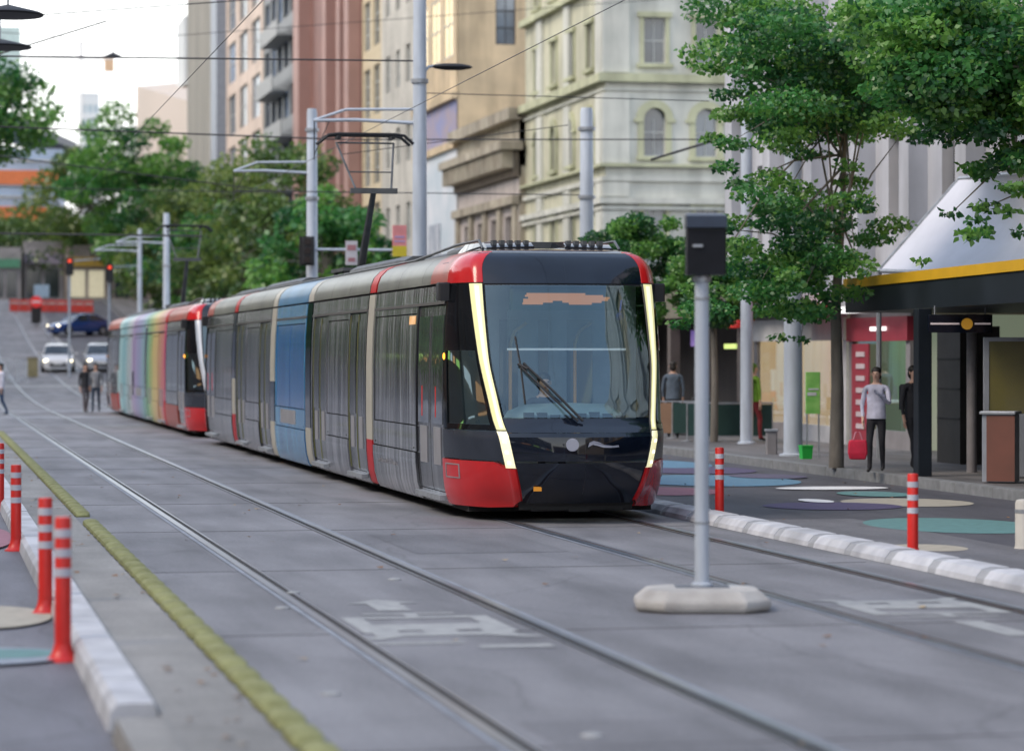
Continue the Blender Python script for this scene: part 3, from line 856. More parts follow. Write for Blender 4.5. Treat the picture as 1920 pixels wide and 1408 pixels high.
            for z in (.70, .82, .95):
                bz = MB(); patch(1.35, 1.62, z, z + .03, nu=3, off=.028, mb=bz)
                P(bz, 'lamp_reflector', T_lampr if lit and not rb else T_label, hl)
            sm = MB(); patch(1.972, 1.998, .66, 2.815, nu=1, off=.018, mb=sm); patch(.988, .998, .74, 2.815, nu=1, off=.012, mb=sm); P(sm, 'strip_seal', M_dark)
            # roof corner (red) and visor half
            P(patch(0.0, 1.99, 2.83, 3.21, nu=10, off=.006), 'red_roof_corner', T_red)
            # side mirror camera
            mb = MB(); p = nose(sgn, side, 0.0, 2.72)
            mb.box(p.x - .02 * side, p.x + side * .13, p.y - .18 * sgn, p.y + .02 * sgn, 2.62, 2.84, bev=.02)
            P(mb, 'camera_pod', M_dark)
            mb = MB(); q = nose(sgn, side, .07, 1.95, .0); mb.ball((q.x + side * .004, q.y, q.z), .012, .032, .04)
            P(mb, 'side_indicator', T_amber if lit else T_amberoff)
        def full(z0, z1, off=0., n=10, depth=.02, inset=0.0, u0=2.0):
            mb = MB()
            zs = frange(z0, z1, max(1, int((z1 - z0) / .045)))
            for side in (-1, 1):
                up = (side < 0) == (sgn > 0)
                us = frange(u0 + inset, 3, n)
                mb.grid(lambda u, v: nose(sgn, side, u, v, off), us if up else us[::-1], zs)
                for zz in (z0, z1):
                    mb.grid(lambda u, v: nose(sgn, side, u, zz, off if v else off - depth), us, [0, 1])
            return mb
        P(full(1.235, 2.795, off=-.004, inset=.015), 'windscreen', T_glass)
        P(full(1.065, 1.225, off=.0, inset=.0), 'bonnet_shelf', M_black)
        P(full(.735, 1.06, off=.004), 'bonnet', M_black)
        P(full(.24, .715, off=.008), 'bumper', M_black)
        P(full(.16, .30, off=.0, u0=1.6), 'valance', T_under)
        P(full(2.815, 3.215, off=.002), 'roof_visor', M_black)
        P(full(2.79, 2.817, off=-.012), 'windscreen_header', M_dark)
        # roof cap
        mb = MB()
        for side in (-1, 1):
            zs = [3.19, 3.22, 3.25, 3.27, 3.28]
            us = frange(0, 3, 24)
            up = (side < 0) == (sgn > 0)
            mb.grid(lambda u, v: nose(sgn, side, u, v, -.003), us if up else us[::-1], zs)
        P(mb, 'roof_cap', M_black)
        # emblem smear on the bonnet (white operator mark)
        if lit and not rb:
            mb = MB()
            f = lambda x, z: Vector((x, lerp_tab(YC, z) + lerp_tab(BU, z) + .27 * (x / .8) ** 2 * .9 - .045, z))
            disc = [(-.16 + .075 * math.cos(t), .93 + .075 * math.sin(t)) for t in [2 * math.pi * k / 20 for k in range(20)]]
            mb.face([f(x, z) for x, z in disc])
            swoosh = [(.02, .90), (.04, .955), (.09, .975), (.15, .96), (.22, .93), (.32, .915), (.40, .922), (.405, .90), (.30, .893), (.2, .898), (.13, .92), (.08, .93)]
            mb.face([f(x, z) for x, z in swoosh])
            P(mb, 'white_emblem', mat('emblem_white', (.30, .31, .37), rough=.5), smooth=False)
            mb = MB(); q = nose(sgn, -1, 2.25, .42, .012)
            mb.box(q.x - .045, q.x + .045, q.y - .02, q.y + .01, .39, .44); P(mb, 'amber_marker', T_amberoff, smooth=False)
        # coupler
        mb = MB(); mb.box(-.12, .12, sgn * -16.4, sgn * -16.62, .14, .22)
        mb.tube([(-.55, -16.5 * sgn, .16), (.55, -16.5 * sgn, .16)], .02, 6); P(mb, 'coupler_cover', T_under)
        # wiper
        if lit:
            def on_glass(x, z, off=.03):
                yy = lerp_tab(YC, z) + lerp_tab(BU, z) * (1 - (abs(x) / .9) ** 2)
                return Vector((x, yy - off, z))
            mb = MB()
            mb.tube([on_glass(.02, 1.2, .05), on_glass(-.3, 1.55, .07), on_glass(-.60, 1.87, .06)], .016, 6)
            mb.tube([on_glass(-.04, 1.2, .05), on_glass(-.34, 1.5, .07), on_glass(-.63, 1.82, .06)], .013, 6)
            mb.tube([on_glass(-.66, 1.86, .06), on_glass(-.56, 1.80, .06)], .02, 6)
            wp = P(mb, 'wiper', M_dark)
            mb = MB(); mb.tube([on_glass(-.66, 2.18, .035), on_glass(-.63, 1.83, .04), on_glass(-.62, 1.40, .035)], .013, 6)
            P(mb, 'wiper_blade', M_dark, wp)
        # cab interior
        s = sgn
        ci = bpy.data.objects.new('cab_interior', None); col.objects.link(ci); ci.parent = root
        mb = MB(); mb.box(-1.18, 1.18, -14.6 * s, -14.2 * s, .3, 3.1); mb.box(-1.1, 1.1, -15.7 * s, -14.5 * s, .3, .95); P(mb, 'bulkhead', T_int, ci, False)
        mb = MB(); mb.box(-.55, -.32, -14.63 * s, -14.605 * s, 1.0, 2.4); mb.box(.30, .62, -14.63 * s, -14.605 * s, 1.0, 2.4); mb.box(-.06, .06, -14.63 * s, -14.605 * s, 1.2, 2.4)
        P(mb, 'partition_windows', M_win, ci, False)
        mb = MB(); mb.box(-.95, .95, -15.6 * s, -14.6 * s, 2.86, 2.92); P(mb, 'ceiling', T_dash, ci, False)
        mb = MB()
        for x in (-.45, .36):
            mb.tube([(x, -14.8 * s, .95), (x, -14.8 * s, 2.1), (x + .05, -14.8 * s, 2.25), (x + .2, -14.8 * s, 2.36)], .022, 8)
        P(mb, 'handrail', T_yel, ci)
        mb = MB()
        prof = [(-.78, 1.16), (-.7, 1.3), (-.5, 1.38), (0, 1.40), (.5, 1.38), (.66, 1.30), (.74, 1.16)]
        mb.loft([[Vector((x, -15.85 * s, z)) for x, z in prof], [Vector((x * .97, -16.2 * s, z - .06)) for x, z in prof], [Vector((x * .97, -16.35 * s, z - .13 if z > 1.2 else z)) for x, z in prof]], 0, cap=True)
        P(mb, 'dashboard', T_dash, ci)
        mb = MB()
        for x in frange(-.6, .5, 7): mb.box(x, x + .11, -16.4 * s, -16.3 * s, 1.2, 1.275 + .02 * math.sin(x * 9))
        P(mb, 'console_switches', M_dark, ci, False)
        if lit:
            db = MB(); db.box(-.62, .72, -15.62 * s, -15.5 * s, 2.50, 2.78, bev=.03); dbo = P(db, 'destination_display', T_ledbox, ci)
            ld = MB()
            for zl, xa, xb in ((2.695, -.42, .30), (2.672, -.44, .52), (2.649, -.40, .60), (2.626, -.46, .58), (2.603, -.46, -.10), (2.603, .02, .50), (2.58, -.47, -.22), (2.58, .10, .38)):
                ld.box(xa, xb, -15.632 * s, -15.622 * s, zl - .0115, zl + .0115)
            P(ld, 'led_matrix', T_led if not rb else T_led, dbo, False)
            bl = MB(); bl.box(-.72, .72, -15.95 * s, -15.94 * s, 2.04, 2.5); P(bl, 'sun_blind', T_blind, ci, False)
            bl = MB(); bl.box(-.72, .72, -15.965 * s, -15.935 * s, 2.02, 2.045); P(bl, 'blind_bar', M_white, ci, False)
            mb = MB(); mb.ball((.66, -15.9 * s, 2.42), .05, .03, .05); mb.tube([(.66, -15.9 * s, 2.45), (.68, -15.9 * s, 2.62)], .01, 6)
            P(mb, 'blue_camera', mat('blue_plastic', (.03, .12, .5), rough=.4), ci)

root1 = thing('tram', 'front tram wrapped in silver grey with blue middle section, black nose and lit yellow strips', 'tram', (7.48, 49.35, 0), 0, 'coupled trams')
build_tram(root1, False)
root2 = thing('tram', 'rear tram set in rainbow stripes coupled behind the silver grey tram', 'tram', (7.48, 84.8, 0), 0, 'coupled trams')
build_tram(root2, True)
# ---------------------------------------------------------------- flexible posts
M_post = mat('post_red_plastic', (.62, .02, .015), rough=.4, var=.1, scale=5, weather=.25)
M_band = mat('reflective_band', (.50, .50, .56), rough=.35, var=.1)
def post(x, y, h, label, group='red flexible posts with white bands', z=.004):
    t = thing('flexible_post', label, 'bollard', (x, y, z), random.uniform(0, 3), group)
    mb = MB(); mb.lathe([(.115, 0), (.112, .012), (.085, .03), (.062, .075), (.056, .11)], n=20)
    mb.build('base', M_post, t, True)
    mb = MB(); mb.lathe([(.053, .10), (.052, h - .012), (.046, h), (.02, h + .002)], n=20); mb.build('tube', M_post, t, True)
    for k in range(3):
        z1 = h - .075 - k * .125
        mb = MB(); mb.lathe([(.0545, z1 - .055), (.0545, z1)], n=20, cap=False); mb.build('reflective_band', M_band, t, True)
    return t
gpt = lambda x, y, z=0.: gp(x, y, z)
for (x, y, h, lb) in ((118, 1240, .92, 'nearest red flexible post on the left, its round base fully in view'),
                      (85, 1153, .88, 'red flexible post just behind the nearest one on the left'),
                      (30, 1033, .86, 'third red flexible post from the front on the left, beside a pink painted patch'),
                      (0, 958, .85, 'red flexible post cut off by the left edge of the photo')):
    p = gpt(x, y); post(p.x, p.y, h, lb)
p = gpt(1707, 1030, .10); post(9.30, p.y + .05, .82, 'red flexible post on the right, standing by a cream painted disc')
p = gpt(1349, 966, .10); post(9.28, p.y + .75, .86, 'red flexible post behind the grey signal pole')

# short cream bollard at the right edge
p = gpt(1922, 1029)
t = thing('bollard', 'short cream bollard standing on the road at the right edge', 'bollard', (p.x, p.y, .004))
mb = MB(); mb.lathe([(.11, 0), (.105, .02), (.10, .04), (.10, .46), (.09, .49), (.05, .50)], n=20); mb.build('shaft', mat('cream_bollard', (.5, .48, .44), rough=.5), t, True)
mb = MB(); mb.lathe([(.102, .36), (.103, .40)], n=20, cap=False); mb.build('collar', M_steel, t, True)

# ---------------------------------------------------------------- grey signal pole on a concrete foot
p = gpt(1316, 1143)
t = thing('signal_post', 'grey pole with black box on a white concrete foot between the two tracks', 'signal pole', (p.x, p.y, .004), -TH)
conc = mat('precast_concrete', (.42, .40, .38), rough=.75, c2=(.58, .57, .55), scale=3, bump=.3, weather=.35)
mb = MB()
def oct_(hx, hy, b, z): return [Vector(q + (z,)) for q in ((-hx + b, -hy), (hx - b, -hy), (hx, -hy + b), (hx, hy - b), (hx - b, hy), (-hx + b, hy), (-hx, hy - b), (-hx, -hy + b))]
mb.loft([oct_(.49, .40, .20, 0), oct_(.515, .42, .2, .03), oct_(.515, .42, .2, .085), oct_(.42, .34, .15, .165), oct_(.32, .22, .06, .175)], 0, cap=True)
foot = mb.build('concrete_foot', conc, t, False)
mod = foot.modifiers.new('bevel', 'BEVEL'); mod.width = .02; mod.segments = 3; mod.limit_method = 'ANGLE'; mod.angle_limit = R(20)
mb = MB(); mb.box(-.21, .21, -.13, .13, .170, .181, bev=.01); mb.build('cover_plate', mat('cover_plate_dark', (.09, .10, .12), rough=.5), t)
mb = MB(); mb.lathe([(.085, .18), (.085, .2), (.056, .21), (.054, 2.60)], n=20); mb.build('pole', M_polegrey, t, True)
for r_, z_, dz in ((.060, .66, .015), (.060, 2.38, .02), (.072, 2.52, .04)):
    mb = MB(); mb.lathe([(r_, z_), (r_, z_ + dz)], n=20); mb.build('pole_band', M_steel, t, True)
bxm = mat('signal_box_black', (.008, .009, .013), rough=.5, var=.3, scale=4, spec=.2)
mb = MB(); mb.box(-.120, .180, -.13, .15, 2.57, 2.93, bev=.012); bx = mb.build('signal_box', bxm, t)
mb = MB(); mb.loft([[Vector(q) for q in ((-.125, -.16, 2.93), (.185, -.16, 2.93), (.185, .16, 2.93), (-.125, .16, 2.93))],
                    [Vector(q) for q in ((-.125, -.14, 3.02), (.185, -.14, 3.02), (.185, .16, 3.045), (-.125, .16, 3.045))],
                    [Vector(q) for q in ((-.11, -.08, 3.035), (.17, -.08, 3.035), (.17, .13, 3.055), (-.11, .13, 3.055))]], 0, cap=True)
mb.build('box_hood', mat('hood_slate', (.022, .032, .055), rough=.4, spec=.3, var=.2), t)
mb = MB(); mb.box(-.08, .0, -.15, -.13, 2.78, 2.80, bev=.004); mb.build('latch', M_steel, bx)
mb = MB(); mb.box(-.122, .182, -.134, -.131, 2.91, 2.92); mb.build('door_gap', M_dark, bx)

# ---------------------------------------------------------------- overhead line poles
def bracket(root, side, z, ln, up=.12):
    mb = MB()
    mb.tube([(0, 0, z), (side * ln * .6, 0, z + up * .4), (side * ln, 0, z + up * 0.2)], .035, 8)
    mb.tube([(0, 0, z + .28), (side * ln * .7, 0, z + .25), (side * ln, 0, z + up * .25)], .028, 8)
    o = mb.build('bracket_arm', M_steelL, root, True)
    mb = MB(); mb.tube([(side * ln, 0, z + .02), (side * ln, 0, 5.80)], .012, 6); mb.tube([(side * (ln - .3), 0, z + .02), (side * ln, 0, 5.9)], .010, 6)
    mb.build('drop_hanger', M_dark, o, True)
M_steelL = mat('bracket_pale_steel', (.55, .58, .62), rough=.35, metal=.3, var=.1)
def ohl_pole(x, y, h, r, label, arms=(), z0=None, lamp=None, cap=True):
    z0 = g(y) if z0 is None else z0
    t = thing('catenary_pole', label, 'pole', (x, y, z0), 0, 'overhead line poles')
    mb = MB(); mb.lathe([(r * 1.5, 0), (r * 1.5, .03), (r * 1.02, .05), (r, 1.0), (r * .82, h - .1), (r * .7, h)], n=18); mb.build('mast', M_polegrey, t, True)
    for (side, z, ln) in arms: bracket(t, side, z, ln)
    for zz in (h * .72, h * .93):
        mb = MB(); mb.lathe([(r * 1.12, zz), (r * 1.14, zz + .08)], n=18); mb.build('clamp_ring', M_steel, t, True)
    if lamp:
        sd, zl, ln = lamp
        mb = MB(); mb.tube([(0, 0, zl - .1), (sd * ln * .5, 0, zl + .12), (sd * ln, 0, zl + .15)], .03, 8); a_ = mb.build('lamp_arm', M_polegrey, t, True)
        mb = MB(); mb.ball((sd * (ln + .3), 0, zl + .13), .42, .17, .07, 16, 6); mb.build('lamp_head', M_dark, a_, True)
    return t
def pz(x, Z, X): return None
def pole_at(xpx, X): return (X, on_x(xpx, X))
X, Y = pole_at(787, 9.6); P787 = (X, Y)
ohl_pole(X, Y, 10.2, .155, 'tall pale pole beside the far track with twin arms over the front tram pantograph', arms=((-1, 6.55, 2.1),), lamp=(1, 7.55, .35))
X, Y = pole_at(585, 9.45); P585 = (X, Y)
ohl_pole(X, Y, 8.1, .155, 'pale pole with a black traffic signal and sign arm left of the brown tower', arms=((-1, 6.5, 1.95),))
X, Y = pole_at(312, 9.45); ohl_pole(X, Y, 7.6, .15, 'distant pale pole in front of the left trees', arms=((-1, 6.4, 2.0),))
X, Y = pole_at(262, 9.45); ohl_pole(X, Y, 7.4, .12, 'small distant pole above the rear tram', arms=((-1, 6.4, 2.0),))
X, Y = pole_at(1100, 15.3); P1100 = (X, Y)
ohl_pole(X, Y, 7.65, .185, 'thick grey pole in front of the cream corner building', z0=.15)
X, Y = pole_at(1487, 15.4); P1487 = (X, Y)
ohl_pole(X, Y, 9.5, .17, 'thick grey pole on the right footpath beside the green poster', z0=.15)
X, Y = pole_at(1400, 16.6); ohl_pole(X, Y, 10.5, .13, 'slender blue grey pole half hidden by the right tree', z0=.15)

# traffic signal and sign arm on the pole at 585
x0, y0 = P585
t = thing('traffic_signal', 'black backed traffic signal mounted on the pole left of the brown tower', 'traffic light', (x0 - .16, y0 - .22, g(y0) + 4.2))
mb = MB(); mb.box(-.19, .19, -.02, .02, 0, .72, bev=.02); mb.build('backing_board', M_dark, t)
mb = MB(); mb.box(-.12, .12, -.14, -.02, .04, .68, bev=.02); hs = mb.build('signal_housing', M_dark, t)
for k, z in enumerate((.14, .36, .58)):
    mb = MB(); mb.tube([(0, -.16, z), (0, -.14, z)], .08, 14); mb.build('signal_lens', mat('dark_lens', (.03, .02, .02), rough=.2), hs, True)
t = thing('sign_arm', 'thin white horizontal arm carrying two signs above the tram roof', 'sign gantry', (x0, y0 - .1, g(y0) + 4.6))
mb = MB(); mb.tube([(.1, 0, 0), (2.35, 0, 0)], .035, 8); mb.build('arm', M_steelL, t, True)
mb = MB(); mb.box(.82, 1.12, -.06, -.04, -.38, .22, bev=.01); s1 = mb.build('sign_plate', mat('white_sign', (.55, .53, .56), rough=.5), t)
mb = MB(); mb.box(.86, 1.08, -.066, -.061, -.02, .12); mb.box(.88, 1.06, -.066, -.061, -.3, -.2); mb.build('sign_mark', mat('sign_red_grey', (.4, .18, .2), rough=.5), s1)
mb = MB(); mb.box(2.0, 2.36, -.06, -.04, -.16, .62, bev=.01); s2 = mb.build('sign_plate', mat('pink_sign', (.68, .25, .25), rough=.5), t)
mb = MB(); mb.box(2.0, 2.36, -.066, -.061, -.16, .10); mb.build('yellow_panel', mat('yellow_sign', (.62, .5, .03), rough=.5), s2)
mb = MB(); mb.box(2.04, 2.32, -.068, -.061, .2, .24); mb.box(2.06, 2.30, -.068, -.061, .3, .35); mb.build('sign_mark', mat('sign_lilac', (.4, .3, .5), rough=.5), s2)

# ---------------------------------------------------------------- overhead wires
def wire(nm, pts, r, label, group=None, sag=0., n=12):
    mb = MB(); P_ = [Vector(p) for p in pts]; out = []
    for a_, b_ in zip(P_, P_[1:]):
        for k in range(n):
            q = a_.lerp(b_, k / n); q.z -= sag * 4 * (k / n) * (1 - k / n); out.append(q)
    out.append(P_[-1]); mb.tube(out, r, 6)
    return tag(mb.build(nm, M_wire, None, True), label, 'wire', group)
M_wire = mat('wire_dark', (.025, .025, .03), rough=.5)
wire('contact_wire', [(7.48, -60, 5.83), (7.48, 104, 5.83), (7.48, 150, 6.7)], .0055, 'thin contact wire above the trams, running the length of the street', 'contact wires', n=2)
wire('contact_wire', [(3.62, -60, 5.83), (3.62, 104, 5.83), (3.62, 150, 6.7)], .0055, 'thin contact wire above the empty near track', 'contact wires', n=2)
def span(y_l, y_r, Z, xl, xr, label, r=.016, sag=.0):
    wire('span_wire', [at(xl, y_l, Z), at(xr, y_r, Z)], r, label, 'span wires across the street', sag)
span(235, 262, 68, -80, 640, 'span wire crossing the left tree tops at mid height, level with the front pantograph', .020)
span(262, 262, 67, 640, 1500, 'span wire crossing in front of the cream corner building below its arched window', .016)
span(105, 115, 57, -80, 800, 'highest span wire across the white sky on the left', .018)
span(285, 365, 84, -60, 560, 'sloping span wire above the left trees towards the tall poles', .018)
span(358, 366, 69, 440, 1095, 'span wire at the foot of the mural wall', .014)
span(350, 362, 95, -60, 520, 'lower span wire in front of the left trees', .016)
span(437, 443, 84, -60, 380, 'lowest thick span wire at the rear pantograph', .03)
span(175, 190, 60, 800, 1330, 'thin span wire high across the cream corner building', .010)
span(120, 40, 60, -60, 200, 'steep span wire from the hanging lamp at top left', .018)
span(290, 235, 62, 640, 1065, 'slanting stay wire from the thick grey pole', .010)
span(300, 262, 73, 1220, 1345, 'slanting grey strut in front of the arched windows', .035)

# hanging lamps
for (x, y, Z, r_, lb) in ((15, 26, 45, .56, 'dark disc shaped lamp hanging at the top left corner'), (0, 87, 56, .62, 'dark disc shaped lamp hanging below the first at the left edge'), (212, 106, 100, .30, 'small distant hanging lamp against the white sky')):
    q = at(x, y, Z)
    t = thing('hanging_lamp', lb, 'street lamp', q)
    mb = MB(); mb.lathe([(.02, .14), (r_ * .25, .11), (r_ * .9, .02), (r_, -.01), (r_ * .96, -.04), (r_ * .5, -.05), (.02, -.055)], n=28); mb.build('lamp_shade', M_dark, t, True)
    mb = MB(); mb.tube([(0, 0, .1), (0, 0, .55)], .02, 6); mb.build('hanger', M_steel, t, True)
    wire('span_wire', [q + Vector((-9, 0, 1.0)), q + Vector((0, 0, .55)), q + Vector((20, 1, 2.6))], .012, lb.replace('dark disc shaped lamp hanging', 'wire carrying the lamp').replace('small distant hanging lamp', 'wire carrying the small distant lamp'), 'lamp span wires')

# ---------------------------------------------------------------- facades
BW = {}
def window_mesh(w_, h_, mg, mf, arch=False, bars=(1, 1)):
    key = (round(w_, 2), round(h_, 2), mg.name, mf.name, arch, bars)
    if key in BW: return BW[key]
    mb = MB(); t = .06
    n = 10
    top = h_ - (w_ / 2 if arch else 0)
    if arch:
        pts = [(-w_ / 2, 0), (w_ / 2, 0)] + [(w_ / 2 * math.cos(q), top + w_ / 2 * math.sin(q)) for q in [math.pi * k / n for k in range(n + 1)]]
        mb.face([(x, 0, z) for x, z in pts], 0)
    else: mb.face([(-w_ / 2, 0, 0), (w_ / 2, 0, 0), (w_ / 2, 0, h_), (-w_ / 2, 0, h_)], 0)
    for x0, x1, z0, z1 in ((-w_ / 2, w_ / 2, 0, t), (-w_ / 2, -w_ / 2 + t, t, top), (w_ / 2 - t, w_ / 2, t, top)) + ((() if arch else ((-w_ / 2 + t, w_ / 2 - t, h_ - t, h_),))):
        mb.box(x0, x1, -.05, .02, z0, z1, 1)
    for k in range(bars[0]):
        x = -w_ / 2 + w_ * (k + 1) / (bars[0] + 1); mb.box(x - .02, x + .02, -.04, -.002, t, top, 1)
    for k in range(bars[1]):
        z = h_ * (k + 1) / (bars[1] + 1); mb.box(-w_ / 2 + t, w_ / 2 - t, -.045, -.003, z - .03, z + .03, 1)
    me = bpy.data.meshes.new('window'); me.from_pydata(mb.v, [], mb.f); me.materials.append(mg); me.materials.append(mf)
    me.polygons.foreach_set('material_index', mb.mi); me.update()
    BW[key] = me
    return me

def facade(root, face, fixed, a0, a1, z0, z1, cols, rows, ww, wh, m_wall, m_glass, m_frame, zs0, pitch=None, arch=False, bars=(1, 1), recess=.22, surround=None, limit=100, margin=0.):
    """face 'W' plane x=fixed (looking -X), 'S' plane y=fixed (looking -Y), 'E' plane x=fixed looking +X.
    a0..a1 is the run along the facade; windows in cols x rows, first sill zs0, storey pitch"""
    pitch = pitch or (z1 - zs0) / rows
    def pt(a, z, d=0.):
        if face == 'W': return Vector((fixed + d, a, z))
        if face == 'E': return Vector((fixed - d, a, z))
        if face == 'N': return Vector((a, fixed - d, z))
        return Vector((a, fixed + d, z))
    cw = (a1 - a0 - 2 * margin) / cols
    wins = [(a0 + margin + cw * (c + .5), zs0 + pitch * r) for r in range(rows) for c in range(cols) if zs0 + pitch * r + wh < z1]
    xs = sorted({a0, a1} | {round(a0 + margin + cw * (c + .5) + s * ww / 2, 4) for c in range(cols) for s in (-1, 1)})
    zz = sorted({z0, z1} | {round(zs0 + pitch * r + s * wh, 4) for r in range(rows) for s in (0, 1) if zs0 + pitch * r + wh < z1})
    holes = {(round(c - ww / 2, 3), round(z, 3)) for c, z in wins}
    mb = MB()
    for i in range(len(xs) - 1):
        for j in range(len(zz) - 1):
            if (round(xs[i], 3), round(zz[j], 3)) in holes and abs(xs[i + 1] - xs[i] - ww) < .01:
                u0, u1, v0, v1 = xs[i], xs[i + 1], zz[j], zz[j + 1]
                for (p, q) in (((u0, v0), (u1, v0)), ((u1, v0), (u1, v1)), ((u1, v1), (u0, v1)), ((u0, v1), (u0, v0))):
                    mb.face([pt(*p), pt(*q), pt(*q, recess), pt(*p, recess)])
                if arch:   # spandrels closing the corners of the opening
                    n = 8; zt = v1 - ww / 2; cc = (u0 + u1) / 2
                    for sgn_ in (-1, 1):
                        arc = [pt(cc + sgn_ * ww / 2 * math.cos(q), zt + ww / 2 * math.sin(q), .0) for q in [math.pi / 2 * k / n for k in range(n + 1)]]
                        mb.face([pt(cc + sgn_ * ww / 2, v1, .0)] + arc)
            else:
                mb.face([pt(xs[i], zz[j]), pt(xs[i + 1], zz[j]), pt(xs[i + 1], zz[j + 1]), pt(xs[i], zz[j + 1])])
    mb.build('wall', m_wall, root)
    me = window_mesh(ww, wh, m_glass, m_frame, arch, bars)
    rz = {'S': 0, 'W': -math.pi / 2, 'E': math.pi / 2, 'N': math.pi}[face]
    sel = wins if len(wins) <= limit else random.sample(wins, limit)
    for (c, z) in wins:
        if (c, z) not in sel: continue
        o = bpy.data.objects.new('window', me); col.objects.link(o); o.parent = root
        o.location = pt(c, z, recess - .02); o.rotation_euler = (0, 0, rz)
        if surround:
            key = ('sur', round(ww, 2), round(wh, 2), surround.name, arch)
            if key not in BW:
                s = MB(); b = .16
                if arch:
                    n = 12; zt = wh - ww / 2
                    for q0, q1 in zip([math.pi * k / n for k in range(n)], [math.pi * (k + 1) / n for k in range(n)]):
                        ri, ro = ww / 2, ww / 2 + .32
                        A_ = [(ri * math.cos(q0), zt + ri * math.sin(q0)), (ro * math.cos(q0), zt + ro * math.sin(q0)), (ro * math.cos(q1), zt + ro * math.sin(q1)), (ri * math.cos(q1), zt + ri * math.sin(q1))]
                        s.loft([[Vector((x, -.12, z_)) for x, z_ in A_], [Vector((x, 0, z_)) for x, z_ in A_]], cap=True)
                    s.box(-ww / 2 - .42, -ww / 2 - .02, -.14, 0, zt - .14, zt); s.box(ww / 2 + .02, ww / 2 + .42, -.14, 0, zt - .14, zt)
                    s.box(-ww / 2 - .25, -ww / 2, -.08, 0, 0, zt - .145); s.box(ww / 2, ww / 2 + .25, -.08, 0, 0, zt - .145)
                else:
                    s.box(-ww / 2 - b, -ww / 2, -.07, 0, 0, wh); s.box(ww / 2, ww / 2 + b, -.07, 0, 0, wh); s.box(-ww / 2 - b * 1.6, ww / 2 + b * 1.6, -.16, 0, wh + .002, wh + .22)
                s.box(-ww / 2 - .3, ww / 2 + .3, -.2, 0, -.16, -.002)
                m2 = bpy.data.meshes.new('window_surround'); m2.from_pydata(s.v, [], s.f); m2.materials.append(surround); m2.update(); BW[key] = m2
            q = bpy.data.objects.new('window_surround', BW[key]); col.objects.link(q); q.parent = o
            q.location = (0, -(recess - .02) - .002, 0)

def band(root, name, m, face, fixed, a0, a1, z0, z1, out=.25, depth=.1):
    mb = MB()
    if face == 'W': mb.box(fixed - out, fixed + depth, a0, a1, z0, z1)
    elif face == 'E': mb.box(fixed - depth, fixed + out, a0, a1, z0, z1)
    else: mb.box(a0, a1, fixed - out, fixed + depth, z0, z1)
    return mb.build(name, m, root)

def shell(root, m, x0, x1, y0, y1, z0, z1, faces='NEWS', roof=True):
    mb = MB()
    F = {'W': [(x0, y0), (x0, y1)], 'E': [(x1, y0), (x1, y1)], 'S': [(x0, y0), (x1, y0)], 'N': [(x0, y1), (x1, y1)]}
    for f in faces:
        a_, b_ = F[f]; mb.face([(*a_, z0), (*b_, z0), (*b_, z1), (*a_, z1)])
    if mb.f: mb.build('wall', m, root)
    if roof:
        mr_ = MB(); mr_.box(x0 - .1, x1, y0 - .1, y1, z1, z1 + .25); mr_.build('roof', m, root)

G_blue = mat('window_glass_blue', (.10, .15, .24), rough=.08, spec=.9, c2=(.22, .30, .42), scale=.15)
G_dk = mat('window_glass_grey', (.035, .04, .05), rough=.1, spec=.9, c2=(.14, .17, .2), scale=.4)
G_glint = mat('window_glass_sun_glint', (.8, .5, .12), rough=.15, metal=.7, c2=(.95, .7, .3), scale=.3)  # gold tint stands for warm sun reflected in the panes
def vary(m, lo, hi):
    """every pane a little different: blinds, curtains, rooms"""
    n = m.node_tree.nodes; l = m.node_tree.links; b = n['Principled BSDF']; old = b.inputs['Base Color'].links[0].from_socket
    oi = n.new('ShaderNodeObjectInfo'); r = n.new('ShaderNodeMapRange'); r.inputs['To Min'].default_value = lo; r.inputs['To Max'].default_value = hi
    pw = n.new('ShaderNodeMath'); pw.operation = 'POWER'; pw.inputs[1].default_value = 2.2; l.new(oi.outputs['Random'], pw.inputs[0]); l.new(pw.outputs[0], r.inputs['Value'])
    mm = n.new('ShaderNodeMixRGB'); mm.blend_type = 'MULTIPLY'; mm.inputs['Fac'].default_value = 1; l.new(old, mm.inputs['Color1']); l.new(r.outputs[0], mm.inputs['Color2']); l.new(mm.outputs[0], b.inputs['Base Color'])
vary(G_dk, .4, 2.0); vary(G_blue, .4, 2.0)
F_w = mat('frame_pale', (.45, .46, .44), rough=.5)
F_d = mat('frame_dark', (.05, .05, .055), rough=.5)

# -- cream and green corner building
root = thing('corner_building', 'cream Victorian corner building with pale green mouldings and round arched windows', 'building', (0, 0, 0))
V_wall = mat('cream_stucco', (.50, .51, .46), rough=.8, c2=(.60, .60, .54), scale=.8, bump=.1, weather=.28)
V_green = mat('pale_green_stucco', (.44, .45, .30), rough=.8, var=.12, scale=1, weather=.25)
V_wall_shade = mat('shaded_olive_stucco', (.50, .49, .37), rough=.8, var=.1, scale=.8, weather=.3)  # the darker tone of the less lit west side is put into this colour
xw, ys_ = 28.0, 117.6
facade(root, 'S', ys_, xw, xw + 20, 0, 9.9, 8, 2, .95, 2.6, V_wall, G_dk, F_w, 1.2, pitch=4.4, surround=V_green, margin=1.0)
facade(root, 'S', ys_, xw, xw + 20, 10.0, 13.6, 8, 1, .95, 2.05, V_wall, G_dk, F_w, 10.35, pitch=4, arch=True, surround=V_green, margin=1.0)
facade(root, 'S', ys_, xw, xw + 20, 13.6, 22, 8, 2, .95, 1.95, V_wall, G_dk, F_w, 14.25, pitch=3.9, surround=V_green, margin=1.0)
facade(root, 'W', xw, ys_, 134, 0, 9.9, 4, 2, 1.1, 2.6, V_wall_shade, G_dk, F_w, 1.2, pitch=4.4, surround=V_green, margin=1.0)
